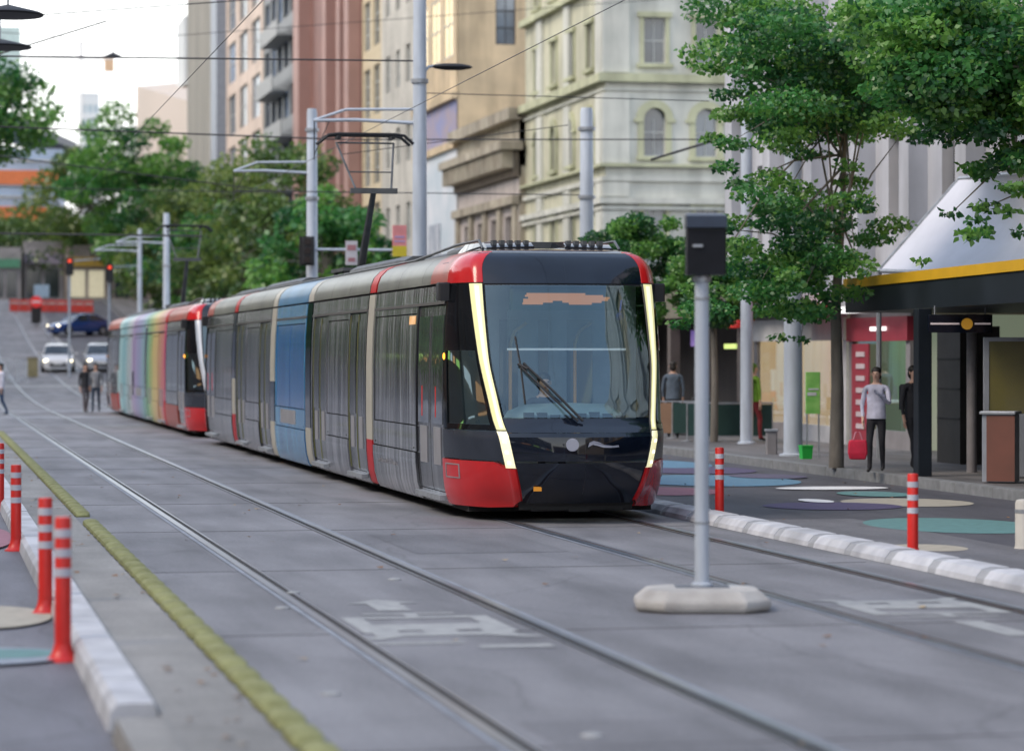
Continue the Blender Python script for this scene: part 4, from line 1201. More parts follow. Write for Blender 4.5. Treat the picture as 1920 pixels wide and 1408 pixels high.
facade(root, 'W', xw, ys_, 134, 10.0, 13.6, 4, 1, 1.0, 2.05, V_wall_shade, G_dk, F_w, 10.35, pitch=4, arch=True, surround=V_green, margin=1.0)
facade(root, 'W', xw, ys_, 134, 13.6, 22, 4, 2, 1.1, 1.95, V_wall_shade, G_dk, F_w, 14.25, pitch=3.9, surround=V_green, margin=1.0)
for (z0, z1, o_, m_) in ((9.9, 10.02, .30, V_green), (9.3, 9.5, .15, V_wall), (8.35, 8.6, .30, V_wall), (8.1, 8.25, .2, V_wall), (13.45, 13.8, .38, V_green), (13.1, 13.2, .12, V_wall), (17.5, 17.8, .35, V_green), (21.9, 22.5, .6, V_wall)):
    band(root, 'cornice', m_, 'S', ys_, xw - o_, xw + 20, z0, z1, o_)
    band(root, 'cornice', m_, 'W', xw, ys_ + .101, 134, z0, z1, o_)
for a_ in (ys_ + .15, ys_ + 6.4, ys_ + 12.2):
    mb = MB()
    for z0, z1 in ((.1, 8.05), (8.65, 9.25), (10.05, 13.0), (13.85, 17.45)): mb.box(xw - .16, xw + .02, a_, a_ + 1.1, z0, z1)
    mb.build('pilaster', V_wall, root)
mb = MB()
for z0, z1 in ((.1, 8.05), (8.65, 9.25), (10.05, 13.0), (13.85, 17.45)): mb.box(xw - .155, xw + 1.0, ys_ - .14, ys_ + .05, z0, z1)
mb.build('pilaster', V_wall, root)
shell(root, V_wall, xw, xw + 20, ys_, 134, 0, 22, 'NE')

# -- low classical building
root = thing('parapet_building', 'low weathered stone building with deep bracketed cornice left of the cream corner building', 'building')
C_st = mat('weathered_sandstone', (.30, .26, .20), rough=.85, c2=(.44, .40, .32), scale=1.2, bump=.15, weather=.4)
C_pk = mat('pinkish_render', (.46, .41, .39), rough=.85, var=.06, weather=.25)
C_dk = mat('dark_brown_stone', (.12, .10, .08), rough=.9, var=.3, scale=3)  # darker stone tone for the frieze and window frames
facade(root, 'W', xw - .3, 134, 150, 0, 11, 4, 2, 1.7, 2.3, C_pk, G_dk, C_dk, 1.4, pitch=5.0, margin=.8, recess=.35)
shell(root, C_st, xw - .3, xw + 18, 134, 150, 0, 13.3, 'NES')
mb = MB(); mb.box(xw - .32, xw, 134, 150, 11, 13.3); mb.build('parapet_wall', C_st, root)
band(root, 'cornice', C_st, 'W', xw - .3, 133.6, 150.4, 11.75, 12.15, 1.0); band(root, 'cornice', C_st, 'W', xw - .3, 133.9, 150.2, 13.2, 13.75, .55); band(root, 'string_course', C_st, 'W', xw - .3, 134, 150.2, 9.2, 9.6, .35)
band(root, 'frieze', C_dk, 'W', xw - .3, 134, 150, 10.5, 11.70, .25)
mb = MB()
for k in range(30): mb.box(xw - 1.15, xw - .56, 134.1 + k * .54, 134.36 + k * .54, 10.9, 11.74)
mb.build('cornice_brackets', C_st, root)
mb = MB()
for k in range(5): mb.box(xw - .5, xw - .3, 134.2 + k * 3.75, 134.9 + k * 3.75, .1, 9.19)
mb.build('pilasters', C_st, root)

# -- yellow stone building with mural and windows tinted with a golden sun reflection
root = thing('sandstone_building', 'tall golden sandstone building with a faded blue and white mural low on its side', 'building')
Y_st = mat('golden_sandstone', (.50, .40, .27), rough=.85, c2=(.66, .52, .34), scale=.7, bump=.12, weather=.3)
facade(root, 'S', 150.05, xw - .3, xw + 16, 13.8, 40, 5, 6, 1.1, 3.6, Y_st, G_dk, F_d, 18.5, pitch=4.4, bars=(1, 3), margin=1.2)
facade(root, 'W', xw - .35, 150.05, 163, 16, 40, 3, 5, 2.7, 3.5, Y_st, G_glint, F_w, 18.0, pitch=4.4, margin=.6, recess=.06)
shell(root, Y_st, xw - .35, xw + 16, 150.05, 163, 0, 40, 'N')
mural = mat('mural_paint', (.42, .50, .56), rough=.8, c2=(.62, .64, .68), scale=.45, detail=6)
mb = MB(); mb.face([(xw - .35, 150.05, 0), (xw - .35, 163, 0), (xw - .35, 163, 13), (xw - .35, 150.05, 13)]); mb.build('mural_wall', mural, root)
band(root, 'ledge', Y_st, 'W', xw - .35, 150.05, 163, 13, 13.4, .2); band(root, 'ledge', Y_st, 'W', xw - .35, 150.05, 163, 15.6, 16, .3)
mb = MB(); mb.face([(xw - .36, 150.05, 13.4), (xw - .36, 163, 13.4), (xw - .36, 163, 15.6), (xw - .36, 150.05, 15.6)])
mb.build('tile_frieze', mat('patchy_blue_tiles', (.35, .28, .3), rough=.8, c2=(.22, .25, .45), scale=1.4), root)
band(root, 'pilaster', mat('pale_pink_stone', (.50, .42, .36), rough=.8), 'S', 150.05, 35.0, 35.9, 14, 40, .3)
mb = MB()
mb.box(xw - .45, xw - .36, 155, 158.4, 4, 9.2); mb.build('mural_figure', mat('mural_grey', (.22, .26, .33), rough=.8, c2=(.5, .52, .56), scale=1.5), root)

# -- grey beige block with stacked windows
root = thing('office_block', 'grey beige office block with stacked dark windows right of the brown red tower', 'building')
E_w = mat('grey_beige_render', (.50, .48, .43), rough=.85, var=.08, weather=.3)
facade(root, 'W', xw - .4, 163.05, 175.4, 0, 42, 3, 8, 1.5, 2.2, E_w, G_dk, F_w, 2.8 + g(163), pitch=4.6, margin=.6)
facade(root, 'W', xw - .4, 175.4, 183.4, 0, 42, 2, 9, 2.6, 3.1, mat('yellow_beige_render', (.52, .44, .30), rough=.85), G_dk, F_w, 2.8 + g(163), pitch=4.3, bars=(1, 2), margin=.1)
shell(root, E_w, xw - .4, xw + 16, 163.05, 183.4, 0, 42, 'NES')

# -- brown red tower
root = thing('brick_tower', 'tall brown red tower with vertical ribs and few windows behind the poles', 'building')
B_r = mat('brown_red_cladding', (.22, .105, .085), rough=.6, var=.12, scale=.5, weather=.3)
B_r2 = mat('light_brown_red_cladding', (.34, .20, .17), rough=.6, var=.1, scale=.5)
shell(root, B_r, xw - .5, xw + 20, 183.5, 211, 0, 60, 'NEWS')
mb = MB()
for (a_, b_, o_, ) in ((183.6, 185.4, .8), (189, 190.5, .6), (195, 196.5, .7), (207.8, 211, .9)): mb.box(xw - .5 - o_, xw - .5, a_, b_, 0, 60)
mb.build('vertical_ribs', B_r2, root)
mb = MB()
for k in range(14): mb.box(xw - .53, xw - .5, 186, 188.6, 6 + k * 4, 8 + k * 4)
mb.build('window_strip', G_dk, root)

# -- dark glass block
root = thing('glass_tower', 'dark grey glass tower with jutting balconies between the beige and the brown red towers', 'building')
D_w = mat('dark_grey_cladding', (.14, .15, .16), rough=.5, var=.2, scale=.3)
facade(root, 'W', xw - .6, 211.1, 236, 0, 62, 6, 15, 3.2, 2.4, D_w, G_blue, F_d, 4 + g(215), pitch=3.9, bars=(1, 0), margin=.2)
shell(root, D_w, xw - .6, xw + 20, 211.1, 236, 0, 62, 'NES')
for k in range(14):
    z = 6 + g(215) + k * 3.9
    mb = MB(); y_ = 212 + (k * 5.7) % 9
    mb.box(xw - 1.9, xw - .6, y_, y_ + 11, z, z + .25); mb.box(xw - 1.9, xw - 1.8, y_, y_ + 11, z + .25, z + 1.25); mb.build('balcony', mat('balcony_grey', (.30, .31, .31), rough=.6), root)

# -- beige tower
root = thing('beige_tower', 'pale pinkish beige tower with blue windows beside the open sky', 'building')
P_w = mat('pink_beige_stone', (.56, .45, .38), rough=.85, c2=(.62, .51, .43), scale=.3, weather=.2)
P_g = mat('grey_beige_stone', (.36, .35, .32), rough=.85, c2=(.46, .44, .40), scale=.3, stretch=(1, 1, .2))
facade(root, 'W', xw - .7, 236.2, 266, 0, 70, 3, 14, 6.5, 3.6, P_w, G_blue, F_w, 6 + g(240), pitch=4.7, bars=(2, 1), margin=.5)
facade(root, 'W', xw - 1.2, 266, 299, 0, 70, 7, 14, 1.1, 3.0, P_g, G_dk, F_w, 6 + g(240), pitch=4.7, bars=(0, 1), margin=.5)
shell(root, P_g, xw - .7, xw + 26, 236.2, 299, 0, 70, 'NES')
mb = MB(); mb.box(xw - 1.6, xw - .7, 265.6, 271, 0, 70); mb.build('blue_grey_shaft', mat('blue_grey_panel', (.22, .25, .30), rough=.5), root)
mb = MB()
for k in range(9): mb.box(xw - 1.45, xw - 1.2, 273 + k * 3, 273.5 + k * 3, 0, 70)
mb.build('vertical_fins', P_g, root)

# -- low beige building and sky clutter beyond
root = thing('low_beige_building', 'plain low beige building with sloping roof line below the white sky', 'building')
L_w = mat('plain_beige', (.52, .45, .39), rough=.9, var=.05)
mb = MB()
A0, A1 = on_x(378, 27), on_x(256, 27)
A1 = min(A1, 420)
mb.loft([[Vector((27, A0 + 1, 0)), Vector((60, A0 + 1, 0)), Vector((60, A0 + 1, 33)), Vector((27, A0 + 1, 27))], [Vector((27, A1, 0)), Vector((60, A1, 0)), Vector((60, A1, 38)), Vector((27, A1, 37))]], cap=True)
mb.build('wall', L_w, root)
facade(root, 'S', A0 + .95, 27, 45, 0, 25, 4, 5, 1.8, 1.6, L_w, G_dk, F_w, 8, pitch=4, margin=1)
mb = MB(); mb.box(30, 36, 340, 350, 34, 42); mb.build('plant_room', mat('rooftop_grey', (.5, .52, .52), rough=.7), root)

root = thing('orange_building', 'far building with bright orange bands and blue ribbon windows at the left edge', 'building')
O_o = mat('orange_panel', (.72, .20, .07), rough=.6, var=.08)
p0 = at(-60, 640, 330); p1 = at(122, 640, 330)
for k in range(4):
    z0 = 9 + k * 4.05
    mb = MB(); mb.box(p0.x, p1.x, p0.y - 9, p0.y + 12, z0, z0 + 1.6); mb.build('orange_band', O_o, root)
    mb = MB(); mb.box(p0.x + .3, p1.x - .3, p0.y - 8.6, p0.y + 11.7, z0 + 1.6, z0 + 4.05); mb.build('ribbon_window', G_blue, root)
    mb = MB(); mb.box(p0.x + .1, p1.x - .1, p0.y - 8.9, p0.y + 11.8, z0 + 2.6, z0 + 2.8); mb.build('transom', F_w, root)
mb = MB(); mb.loft([[Vector((p1.x - 9, p0.y - 9.2, 30.3)), Vector((p1.x + 1, p0.y - 9.2, 25.9)), Vector((p1.x + 1, p0.y - 9.2, 25.2)), Vector((p1.x - 9, p0.y - 9.2, 28.3))], [Vector((p1.x - 9, p0.y + 12, 30.3)), Vector((p1.x + 1, p0.y + 12, 25.9)), Vector((p1.x + 1, p0.y + 12, 25.2)), Vector((p1.x - 9, p0.y + 12, 28.3))]], cap=True)
mb.build('sloping_roof', mat('slate_roof', (.25, .27, .3), rough=.6), root)
p2 = at(-40, 640, 350)
mb = MB(); mb.box(p2.x, p2.x + 5, p2.y, p2.y + 8, 33, 42); mb.build('roof_tower', mat('pale_green_glass', (.5, .62, .6), rough=.4), root)

root = thing('far_tower', 'very distant pale tower left of the tall pointed tree', 'building')
p0 = at(152, 640, 900)
T_w = mat('far_wall_hazed', (.66, .68, .68), rough=.9, var=.04)  # distance haze is put into the pale wall colour
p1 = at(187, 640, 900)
facade(root, 'S', p0.y, p0.x, p1.x, 0, 84, 3, 14, 1.3, 2.6, T_w, mat('far_glass_hazed', (.40, .50, .55), rough=.3, var=.1), T_w, 22, pitch=4.3, bars=(0, 0), margin=.2)  # the panes are paled for haze as well
shell(root, T_w, p0.x, p1.x, p0.y, p0.y + 15, 0, 84, 'NEW')
root = thing('tower_crane', 'very distant thin tower crane against the white sky', 'crane')
q = at(152, 640, 880); cr = mat('crane_hazed', (.62, .60, .58), rough=.7)  # crane colour lightened to stand for haze against bright sky
mb = MB()
for dx in (-.7, .7):
    for dy in (-.7, .7): mb.box(q.x + dx - .12, q.x + dx + .12, q.y + dy - .12, q.y + dy + .12, 0, 92)
for k in range(30): mb.tube([(q.x - .7, q.y - .7, 3 * k), (q.x + .7, q.y - .7, 3 * k + 3)], .1, 4)
mb.build('mast', cr, root)
mb = MB(); mb.tube([(q.x - 22, q.y, 93), (q.x + 10, q.y, 93)], .5, 5); mb.tube([(q.x, q.y, 98), (q.x - 20, q.y, 93.5)], .15, 4); mb.tube([(q.x, q.y, 98), (q.x + 8, q.y, 93.5)], .15, 4); mb.box(q.x - .6, q.x + .6, q.y - .6, q.y + .6, 92, 98); mb.build('jib', cr, root)
mb = MB(); mb.box(q.x + 7, q.x + 10, q.y - 1, q.y + 1, 89, 92.5); mb.build('counterweight', mat('crane_orange', (.6, .4, .25), rough=.7), root)
# ---------------------------------------------------------------- near block on the right with shops
NX = 18.5
root = thing('shop_block', 'white grey colonnaded shop building behind the right hand tree', 'building')
N_w = mat('white_grey_stone', (.46, .47, .51), rough=.8, var=.08, scale=1, weather=.25)
N_b = mat('beige_blind', (.42, .34, .24), rough=.8, var=.1)
facade(root, 'W', NX, 18, 63.9, 3.0, 16, 15, 3, 1.5, 1.9, N_w, N_b, F_d, 4.35, pitch=3.9, bars=(1, 1), margin=.3, recess=.3)
shell(root, N_w, NX, NX + 20, 18, 63.9, .15, 16, 'NES')
mb = MB()
for k in range(16): mb.box(NX - .38, NX, 18.2 + k * 3.03, 18.75 + k * 3.03, 3.0, 16)
mb.build('column', N_w, root)
band(root, 'string_course', N_w, 'W', NX, 18, 63.9, 2.95, 3.25, .5); band(root, 'string_course', N_w, 'W', NX, 18, 63.9, 7.6, 7.9, .45)

def shop(name, label, x0, x1, fascia, wall, glow=None, zf=(2.15, 2.6), depth=2.5, cat='shop'):
    """ground floor shop on the X=NX line between two columns of the survey photograph"""
    ya, yb = sorted((on_x(x0, NX), on_x(x1, NX)))
    t = thing(name, label, cat, (NX, ya, .15)); L = yb - ya
    mb = MB(); mb.box(-.12, .12, 0, L, zf[0] - .15, zf[1] - .15); fo = mb.build('fascia', fascia, t)
    mb = MB(); mb.box(-.06, .02, 0, .25, 0, zf[0] - .15); mb.box(-.06, .02, L - .25, L, 0, zf[0] - .15); mb.box(-.06, .02, .25, L - .25, 0, .35); mb.box(-.04, .02, 0, L, zf[1] - .15, 2.80); mb.build('shopfront', wall, t)
    mb = MB(); mb.face([(.0, .25, .35), (.0, L - .25, .35), (.0, L - .25, zf[0] - .15), (.0, .25, zf[0] - .15)]); mb.build('shop_window', glass('shop_glass', tint=(.8, .8, .8), refl=.10), t)
    mb = MB(); mb.box(depth, depth + .05, 0, L, 0, 2.6); mb.box(0.03, depth, -.02, .02, 0, 2.6); mb.box(0.03, depth, L - .02, L + .02, 0, 2.6); mb.box(.03, depth, 0, L, 2.45, 2.5); mb.build('interior', glow or wall, t)
    return t, fo, L
S_wh = mat('shopfront_white', (.48, .49, .52), rough=.6)
S_gr = mat('shopfront_grey', (.22, .21, .22), rough=.6)
S_dk = mat('shopfront_dark', (.03, .025, .025), rough=.5)
S_rd = mat('fascia_crimson', (.28, .03, .05), rough=.5, var=.08)
S_lit = mat('lit_interior_cream', (.6, .48, .30), rough=.8, c2=(.75, .65, .48), scale=1.2, emit=(1, .78, .48), es=.42)
S_litw = mat('lit_interior_pale', (.5, .5, .45), rough=.8, c2=(.42, .55, .38), scale=1.0, emit=(.85, 1, .7), es=.10)
shop('shop', 'pale shop with white fascia and warm lit window, left of the thick grey pole', 1418, 1492, S_wh, S_gr, S_lit, zf=(2.28, 2.75))
shop('shop', 'pale shop with warm cream lit window just right of the thick grey pole', 1496, 1592, S_wh, S_wh, S_lit, zf=(2.28, 2.75))
t, fo, L = shop('shop', 'crimson shopfront with a lit white sign above its window', 1597, 1712, S_rd, S_gr, S_litw, zf=(2.25, 2.72))
mb = MB(); mb.box(-.16, -.12, 1.2, 2.1, 2.30, 2.38); mb.build('fascia_lettering', mat('lit_white_letters', (.8, .7, .7), emit=(1, .9, .9), es=.9), fo)
mb = MB(); mb.box(-.10, -.065, L - 1.35, L - .30, .05, 2.05); po = mb.build('crimson_panel', S_rd, t)
mb = MB()
for k in range(7): mb.box(-.12, -.102, L - 1.15, L - .62, .35 + k * .24, .35 + k * .24 + .10)
mb.build('panel_lettering', mat('panel_white_marks', (.5, .42, .45), rough=.6), po)
# lit white box sign over it with blue line
ya, yb = sorted((on_x(1612, NX), on_x(1706, NX)))
t = thing('lit_sign', 'lit white box sign with a blue line above the crimson shopfront', 'sign', (NX - .35, ya, .15))
mb = MB(); mb.box(-.12, .12, 0, yb - ya, 2.66, 3.04, bev=.02); s_ = mb.build('sign_box', mat('lit_white_acrylic', (.8, .8, .8), emit=(1, 1, 1), es=.65), t)
mb = MB(); mb.box(-.135, -.125, .6, yb - ya - .7, 2.82, 2.85); mb.build('blue_line', mat('sign_blue', (.05, .3, .6)), s_)
ya, yb = sorted((on_x(1535, NX), on_x(1618, NX)))
t = thing('awning', 'bright red awning with a white patch, left of the lit white sign', 'awning', (NX - .15, ya, .15))
mb = MB(); L = yb - ya
mb.loft([[Vector((-.0, .1, 3.0)), Vector((-.75, .1, 2.72)), Vector((-.75, .1, 2.62)), Vector((0, .1, 2.9))], [Vector((-.0, L, 3.0)), Vector((-.75, L, 2.72)), Vector((-.75, L, 2.62)), Vector((0, L, 2.9))]], cap=True)
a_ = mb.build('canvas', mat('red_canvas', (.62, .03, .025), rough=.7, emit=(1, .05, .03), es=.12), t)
mb = MB(); mb.box(-.765, -.752, .5, 1.4, 2.64, 2.70); mb.build('white_patch', S_wh, a_)

# green poster and bin at the pole
q = at(1509, 733, 5400 * 1.8 / (858 - 668)) 
t = thing('poster_stand', 'bright green poster panel standing just right of the thick grey pole', 'sign', (q.x + .15, q.y, .15), -TH)
mb = MB(); mb.box(-.13, .13, -.02, .02, .78, 1.52, bev=.01); p_ = mb.build('poster', mat('green_poster', (.14, .42, .08), rough=.5, c2=(.30, .58, .16), scale=5), t)
mb = MB(); mb.box(-.10, .06, -.026, -.021, 1.10, 1.16); mb.box(-.08, .10, -.026, -.021, 1.2, 1.23); mb.build('poster_mark', S_wh, p_)
for x_ in (-.12, .09):
    mb = MB(); mb.box(x_, x_ + .03, -.015, .015, 0, .78); mb.build('leg', M_steel, t)
q = at(1511, 858, 5400 * 1.8 / (858 - 668) - .6)
t = thing('plastic_tub', 'bright green plastic tub on the footpath at the foot of the thick grey pole', 'tub', (q.x, q.y, .15))
mb = MB(); mb.loft([[Vector((x * s, y * s, z)) for x, y in ((-.10, -.1), (.10, -.1), (.10, .1), (-.10, .1))] for s, z in ((.85, 0), (1, .21), (1.06, .21), (1.06, .24))], cap=True); mb.build('tub', mat('green_plastic', (.02, .45, .06), rough=.4), t)

# cafe pavilion beyond the block
ya, yb = 64.2, 82
root = thing('cafe_pavilion', 'dark fronted cafe with purple sign in the shade of the small tree', 'cafe', (NX, ya, .15))
L = yb - ya
mb = MB(); mb.box(0, 8, 0, L, 3.1, 3.5); mb.box(2.5, 2.7, 0, L, 0, 3.1); mb.box(0, 8, L - .2, L, 0, 3.1); mb.build('walls', mat('pavilion_dark', (.05, .045, .045), rough=.7, c2=(.09, .08, .075), scale=1), root)
mb = MB(); mb.box(-.1, .1, 0, L, 2.75, 3.5); mb.build('canopy_edge', mat('canopy_olive', (.16, .15, .11), rough=.7), root)
for k in range(6):
    mb = MB(); mb.box(0, .25, k * 3.2, k * 3.2 + .3, 0, 2.75); mb.build('post', mat('brown_stone', (.12, .10, .09), rough=.7), root)
mb = MB(); mb.box(.5, .6, 4.3, 6.3, 2.05, 2.45); mb.build('purple_sign', mat('purple_sign', (.16, .10, .32), rough=.5, c2=(.35, .25, .5), scale=6, emit=(.4, .25, .9), es=.15), root)
mb = MB(); mb.box(.5, .6, .3, 1.2, 1.95, 2.5); mb.build('menu_board', mat('menu_cream', (.30, .28, .2), rough=.6), root)
mb = MB(); mb.box(.5, .6, 2.2, 3.2, 1.98, 2.1); mb.build('lit_strip', mat('lit_strip', (.5, .6, .2), emit=(.8, 1, .3), es=.5), root)

# red lanterns / umbrella
q = at(1400, 612, 66.5)
t = thing('red_awning', 'small red domed awning on the cafe front behind the grey signal pole', 'awning', (q.x, q.y, .15))
mb = MB(); z_ = q.z - .15
mb.lathe([(.02, z_ + .22), (.2, z_ + .17), (.42, z_ + .03), (.44, z_ - .03), (.42, z_ - .035), (.2, z_ + .12)], n=8); mb.build('canopy', mat('red_canvas', (.62, .03, .025)), t)
mb = MB(); mb.lathe([(.02, z_ + .42), (.16, z_ + .38), (.27, z_ + .30), (.28, z_ + .27)], n=8); mb.build('upper_canopy', mat('red_canvas', (.62, .03, .025)), t)
mb = MB(); mb.tube([(0, 0, z_ + .1), (1.0, .3, z_ + .1)], .03, 6); mb.build('bracket', M_dark, t, True)

# cafe barriers, tables
M_barr = mat('canvas_barrier_green', (.02, .06, .055), rough=.7)
for i, (x, lb) in enumerate(((1262, 'tan and dark cafe barrier nearest the tram nose'), (1345, 'dark green cafe barrier behind the right hand red post'), (1395, 'dark green cafe barrier beside the person in the green top'))):
    q = at(x, 828, 61 + (2 if i == 0 else 0))
    t = thing('cafe_barrier', lb, 'barrier', (q.x, q.y, .15), -TH, 'cafe barriers')
    for k in range(2):
        mb = MB(); mb.box(-.62 + k * .62, -.03 + k * .62, -.01, .01, .12, .78); mb.build('panel', mat('tan_canvas', (.28, .17, .11), rough=.8) if (i == 0 and k == 0) else M_barr, t)
    mb = MB()
    for k in range(3): mb.tube([(-.64 + k * .62, 0, 0), (-.64 + k * .62, 0, .82)], .018, 6); mb.lathe([(.12, 0), (.12, .02), (.02, .03)], cx=-.64 + k * .62, n=10)
    mb.tube([(-.64, 0, .81), (.6, 0, .81)], .018, 6); mb.build('frame', M_steel, t, True)
for i, (x, y, Z, lb) in enumerate(((1275, 790, 66, 'round cafe table nearest the tram nose'), (1365, 792, 66, 'round cafe table behind the dark green barriers'))):
    q = at(x, y, Z)
    t = thing('cafe_table', lb, 'table', (q.x, q.y, .15), 0, 'cafe tables')
    mb = MB(); mb.lathe([(.38, .71), (.38, .74), (.02, .745)], n=20); mb.build('table_top', S_wh, t, True)
    mb = MB(); mb.lathe([(.22, 0), (.22, .02), (.03, .04), (.03, .71)], n=14); mb.build('pedestal', M_dark, t, True)
    for j, an in enumerate((.4, 2.6)):
        c = thing('cafe_chair', ('left' if j else 'right') + ' dark chair at the ' + lb, 'chair', (q.x + .62 * math.cos(an), q.y + .5 * math.sin(an), .15), an + 1.57, 'cafe chairs')
        mb = MB(); mb.box(-.2, .2, -.2, .2, .43, .46, bev=.02); mb.build('seat', M_dark, c)
        mb = MB(); mb.box(-.2, .2, -.22, -.19, .55, .85, bev=.02); mb.build('backrest', M_dark, c)
        for sx in (-.18, .18):
            for sy in (-.2, .17):
                mb = MB(); mb.tube([(sx, sy, 0), (sx, sy, .85 if sy < 0 else .44)], .014, 6); mb.build('leg', M_steel, c, True)

# tall parking meter style stands near kerb
q = at(1358, 852, 5400 * 1.8 / (852 - 668))
t = thing('steel_cabinet', 'narrow grey steel cabinet between the grey signal pole and the thick grey pole', 'cabinet', (q.x + .9, q.y, .15), -TH)
mb = MB(); mb.box(-.1, .1, -.1, .1, 0, .42, bev=.02); mb.build('cabinet_body', S_gr, t); mb = MB(); mb.box(-.12, .12, -.12, .12, .42, .46, bev=.01); mb.build('lid', M_steel, t)

# ---------------------------------------------------------------- shelter on the right with yellow edged roof
root = thing('tram_shelter', 'black roofed shelter with a yellow upper edge and square black column at the right', 'shelter', (0, 0, 0))
SH_k = mat('slate_black_metal', (.016, .021, .028), rough=.45, spec=.2, var=.25, scale=1)
SH_y = mat('yellow_edge_paint', (.62, .36, .015), rough=.45, var=.06)
X0s, X1s = 14.75, 17.6
yA, yB = 20.0, on_x(1585, 14.75)
ztop = lambda y: 3.21 + (yB - y) * .009
mb = MB()
mb.loft([[Vector((X0s, y, 2.66 + (ztop(y) - 3.21) * .4)), Vector((X1s, y, 2.66)), Vector((X1s, y, ztop(y) - .16)), Vector((X0s, y, ztop(y) - .16))] for y in (yA, yB)], cap=True)
mb.build('roof', SH_k, root)
mb = MB()
mb.loft([[Vector((X0s - .03, y, ztop(y) - .155)), Vector((X1s + .03, y, ztop(y) - .155)), Vector((X1s + .03, y, ztop(y))), Vector((X0s - .03, y, ztop(y)))] for y in (yA, yB + .03)], cap=True)
mb.build('yellow_edge', SH_y, root)
q = at(1718, 893, 5400 * 1.8 / 225)
for (cx, cy) in ((q.x + .1, q.y), (q.x + .1, q.y - 9.0), (17.3, q.y - 1.5)):
    mb = MB(); mb.box(cx - .11, cx + .11, cy - .11, cy + .11, .15, 2.66, bev=.012); mb.build('column', SH_k, root)
# dark kiosk body under the roof
mb = MB(); ka, kb = on_x(1800, 16.9), on_x(1757, 16.9)
mb.box(16.9, 17.6, ka, kb, .15, 2.45); mb.build('kiosk_wall', mat('kiosk_charcoal', (.035, .032, .03), rough=.55, var=.3), root)
mb = MB()
for z in (.9, 1.4, 1.9): mb.box(16.885, 16.9, ka + .02, kb - .02, z, z + .015)
mb.build('kiosk_joints', M_dark, root)
mb = MB(); mb.box(17.5, 17.6, 30, 42.5, .15, 2.66); mb.build('back_screen', mat('screen_brown', (.055, .05, .045), rough=.4, c2=(.12, .11, .10), scale=.7), root)
# light coloured service column + panels
q = at(1822, 850, 44.6)
mb = MB(); mb.tube([(q.x, q.y, .15), (q.x, q.y, 2.6)], .08, 12); mb.build('downpipe', mat('service_grey', (.20, .19, .2), rough=.5), root, True)
# hanging sign
q = at(1740, 600, 42.8); q2 = at(1860, 600, 42.8)
t = thing('hanging_sign', 'black hanging sign with a white line and an orange disc under the shelter roof', 'sign', (q.x, q.y, 0), -TH)
wd = (q2 - q).length
mb = MB(); mb.box(0, wd, -.05, .05, 2.30, 2.57, bev=.01); s_ = mb.build('sign_panel', M_black, t)
mb = MB(); mb.box(.03, wd * .48, -.056, -.051, 2.42, 2.445); mb.box(wd * .72, wd * .97, -.056, -.051, 2.42, 2.445); mb.build('white_line', mat('sign_pinkish_white', (.6, .5, .5), emit=(1, .85, .85), es=.12), s_)
mb = MB(); mb.tube([(wd * .6, -.075, 2.43), (wd * .6, -.051, 2.43)], .085, 16); mb.build('orange_disc', mat('sign_orange', (.55, .27, .03), emit=(1, .5, .05), es=.12), s_)
for x_ in (.1, wd - .1):
    mb = MB(); mb.tube([(x_, 0, 2.57), (x_, 0, 2.7)], .012, 6); mb.build('hanger', M_steel, t)
# bin / cabinet with rust brown face, glass ad panel behind
Zb = 5400 * 1.8 / (905 - 668); q = at(1872, 905, Zb)
t = thing('waste_bin', 'waist high cabinet with a rust brown front and grey steel side at the right edge', 'bin', (q.x, q.y, .15), -TH - .35)
mb = MB(); mb.box(-.20, .26, -.2, .24, .02, .98, bev=.02); b_ = mb.build('bin_body', mat('steel_side', (.30, .32, .36), rough=.4, metal=.3), t)
mb = MB(); mb.box(-.13, .27, -.215, -.2, .03, .96); mb.build('rust_panel', mat('rust_brown_panel', (.13, .055, .04), rough=.6, c2=(.19, .07, .05), scale=2), b_)
mb = MB(); mb.box(-.23, .29, -.24, .27, .98, 1.02, bev=.015); mb.build('lid', M_steel, t)
q = at(1885, 700, Zb + 1.6)
t = thing('advert_panel', 'olive tinted glass panel in a steel frame behind the rust brown cabinet', 'advert panel', (q.x, q.y, .15), -TH)
mb = MB(); mb.box(-.25, .4, -.04, .04, .95, 2.02); p_ = mb.build('poster', mat('olive_poster', (.10, .10, .06), rough=.15, c2=(.17, .15, .05), scale=1.2, coat=.6), t)
mb = MB(); mb.box(-.32, -.25, -.05, .05, 0, 2.08); mb.box(.4, .47, -.05, .05, 0, 2.08); mb.box(-.25, .4, -.05, .05, 2.02, 2.08); mb.box(-.25, .4, -.05, .05, 0.02, .95); mb.build('frame', mat('steel_side', (.3, .3, .3)), t)

# white sloping tensile canopy above the shelter
t = thing('sail_canopy', 'large white sloping fabric canopy behind the yellow edged shelter roof', 'canopy')
A_ = at(1648, 508, 51); B_ = at(1800, 335, 51); C_ = at(1990, 318, 44); D_ = at(1990, 520, 44)
mb = MB(); n_ = 10
def sail(u, v, o=0.):
    p = A_.lerp(D_, u).lerp(B_.lerp(C_, u), v); p.x += .5 * math.sin(math.pi * u) * math.sin(math.pi * v) + o; return p
mb.grid(lambda u, v: sail(u, v), frange(0, 1, n_), frange(0, 1, n_)); mb.grid(lambda u, v: sail(u, v, .02), frange(0, 1, n_), frange(0, 1, n_))
mb.build('fabric', mat('white_fabric', (.62, .64, .72), rough=.8, var=.04), t, True)
mb = MB(); mb.tube([A_, B_, C_], .04, 8); mb.tube([A_, D_], .04, 8); mb.tube([(C_.x, C_.y, .15), C_], .07, 8); mb.tube([(A_.x, A_.y, .15), A_], .05, 8); mb.build('frame', M_steel, t, True)
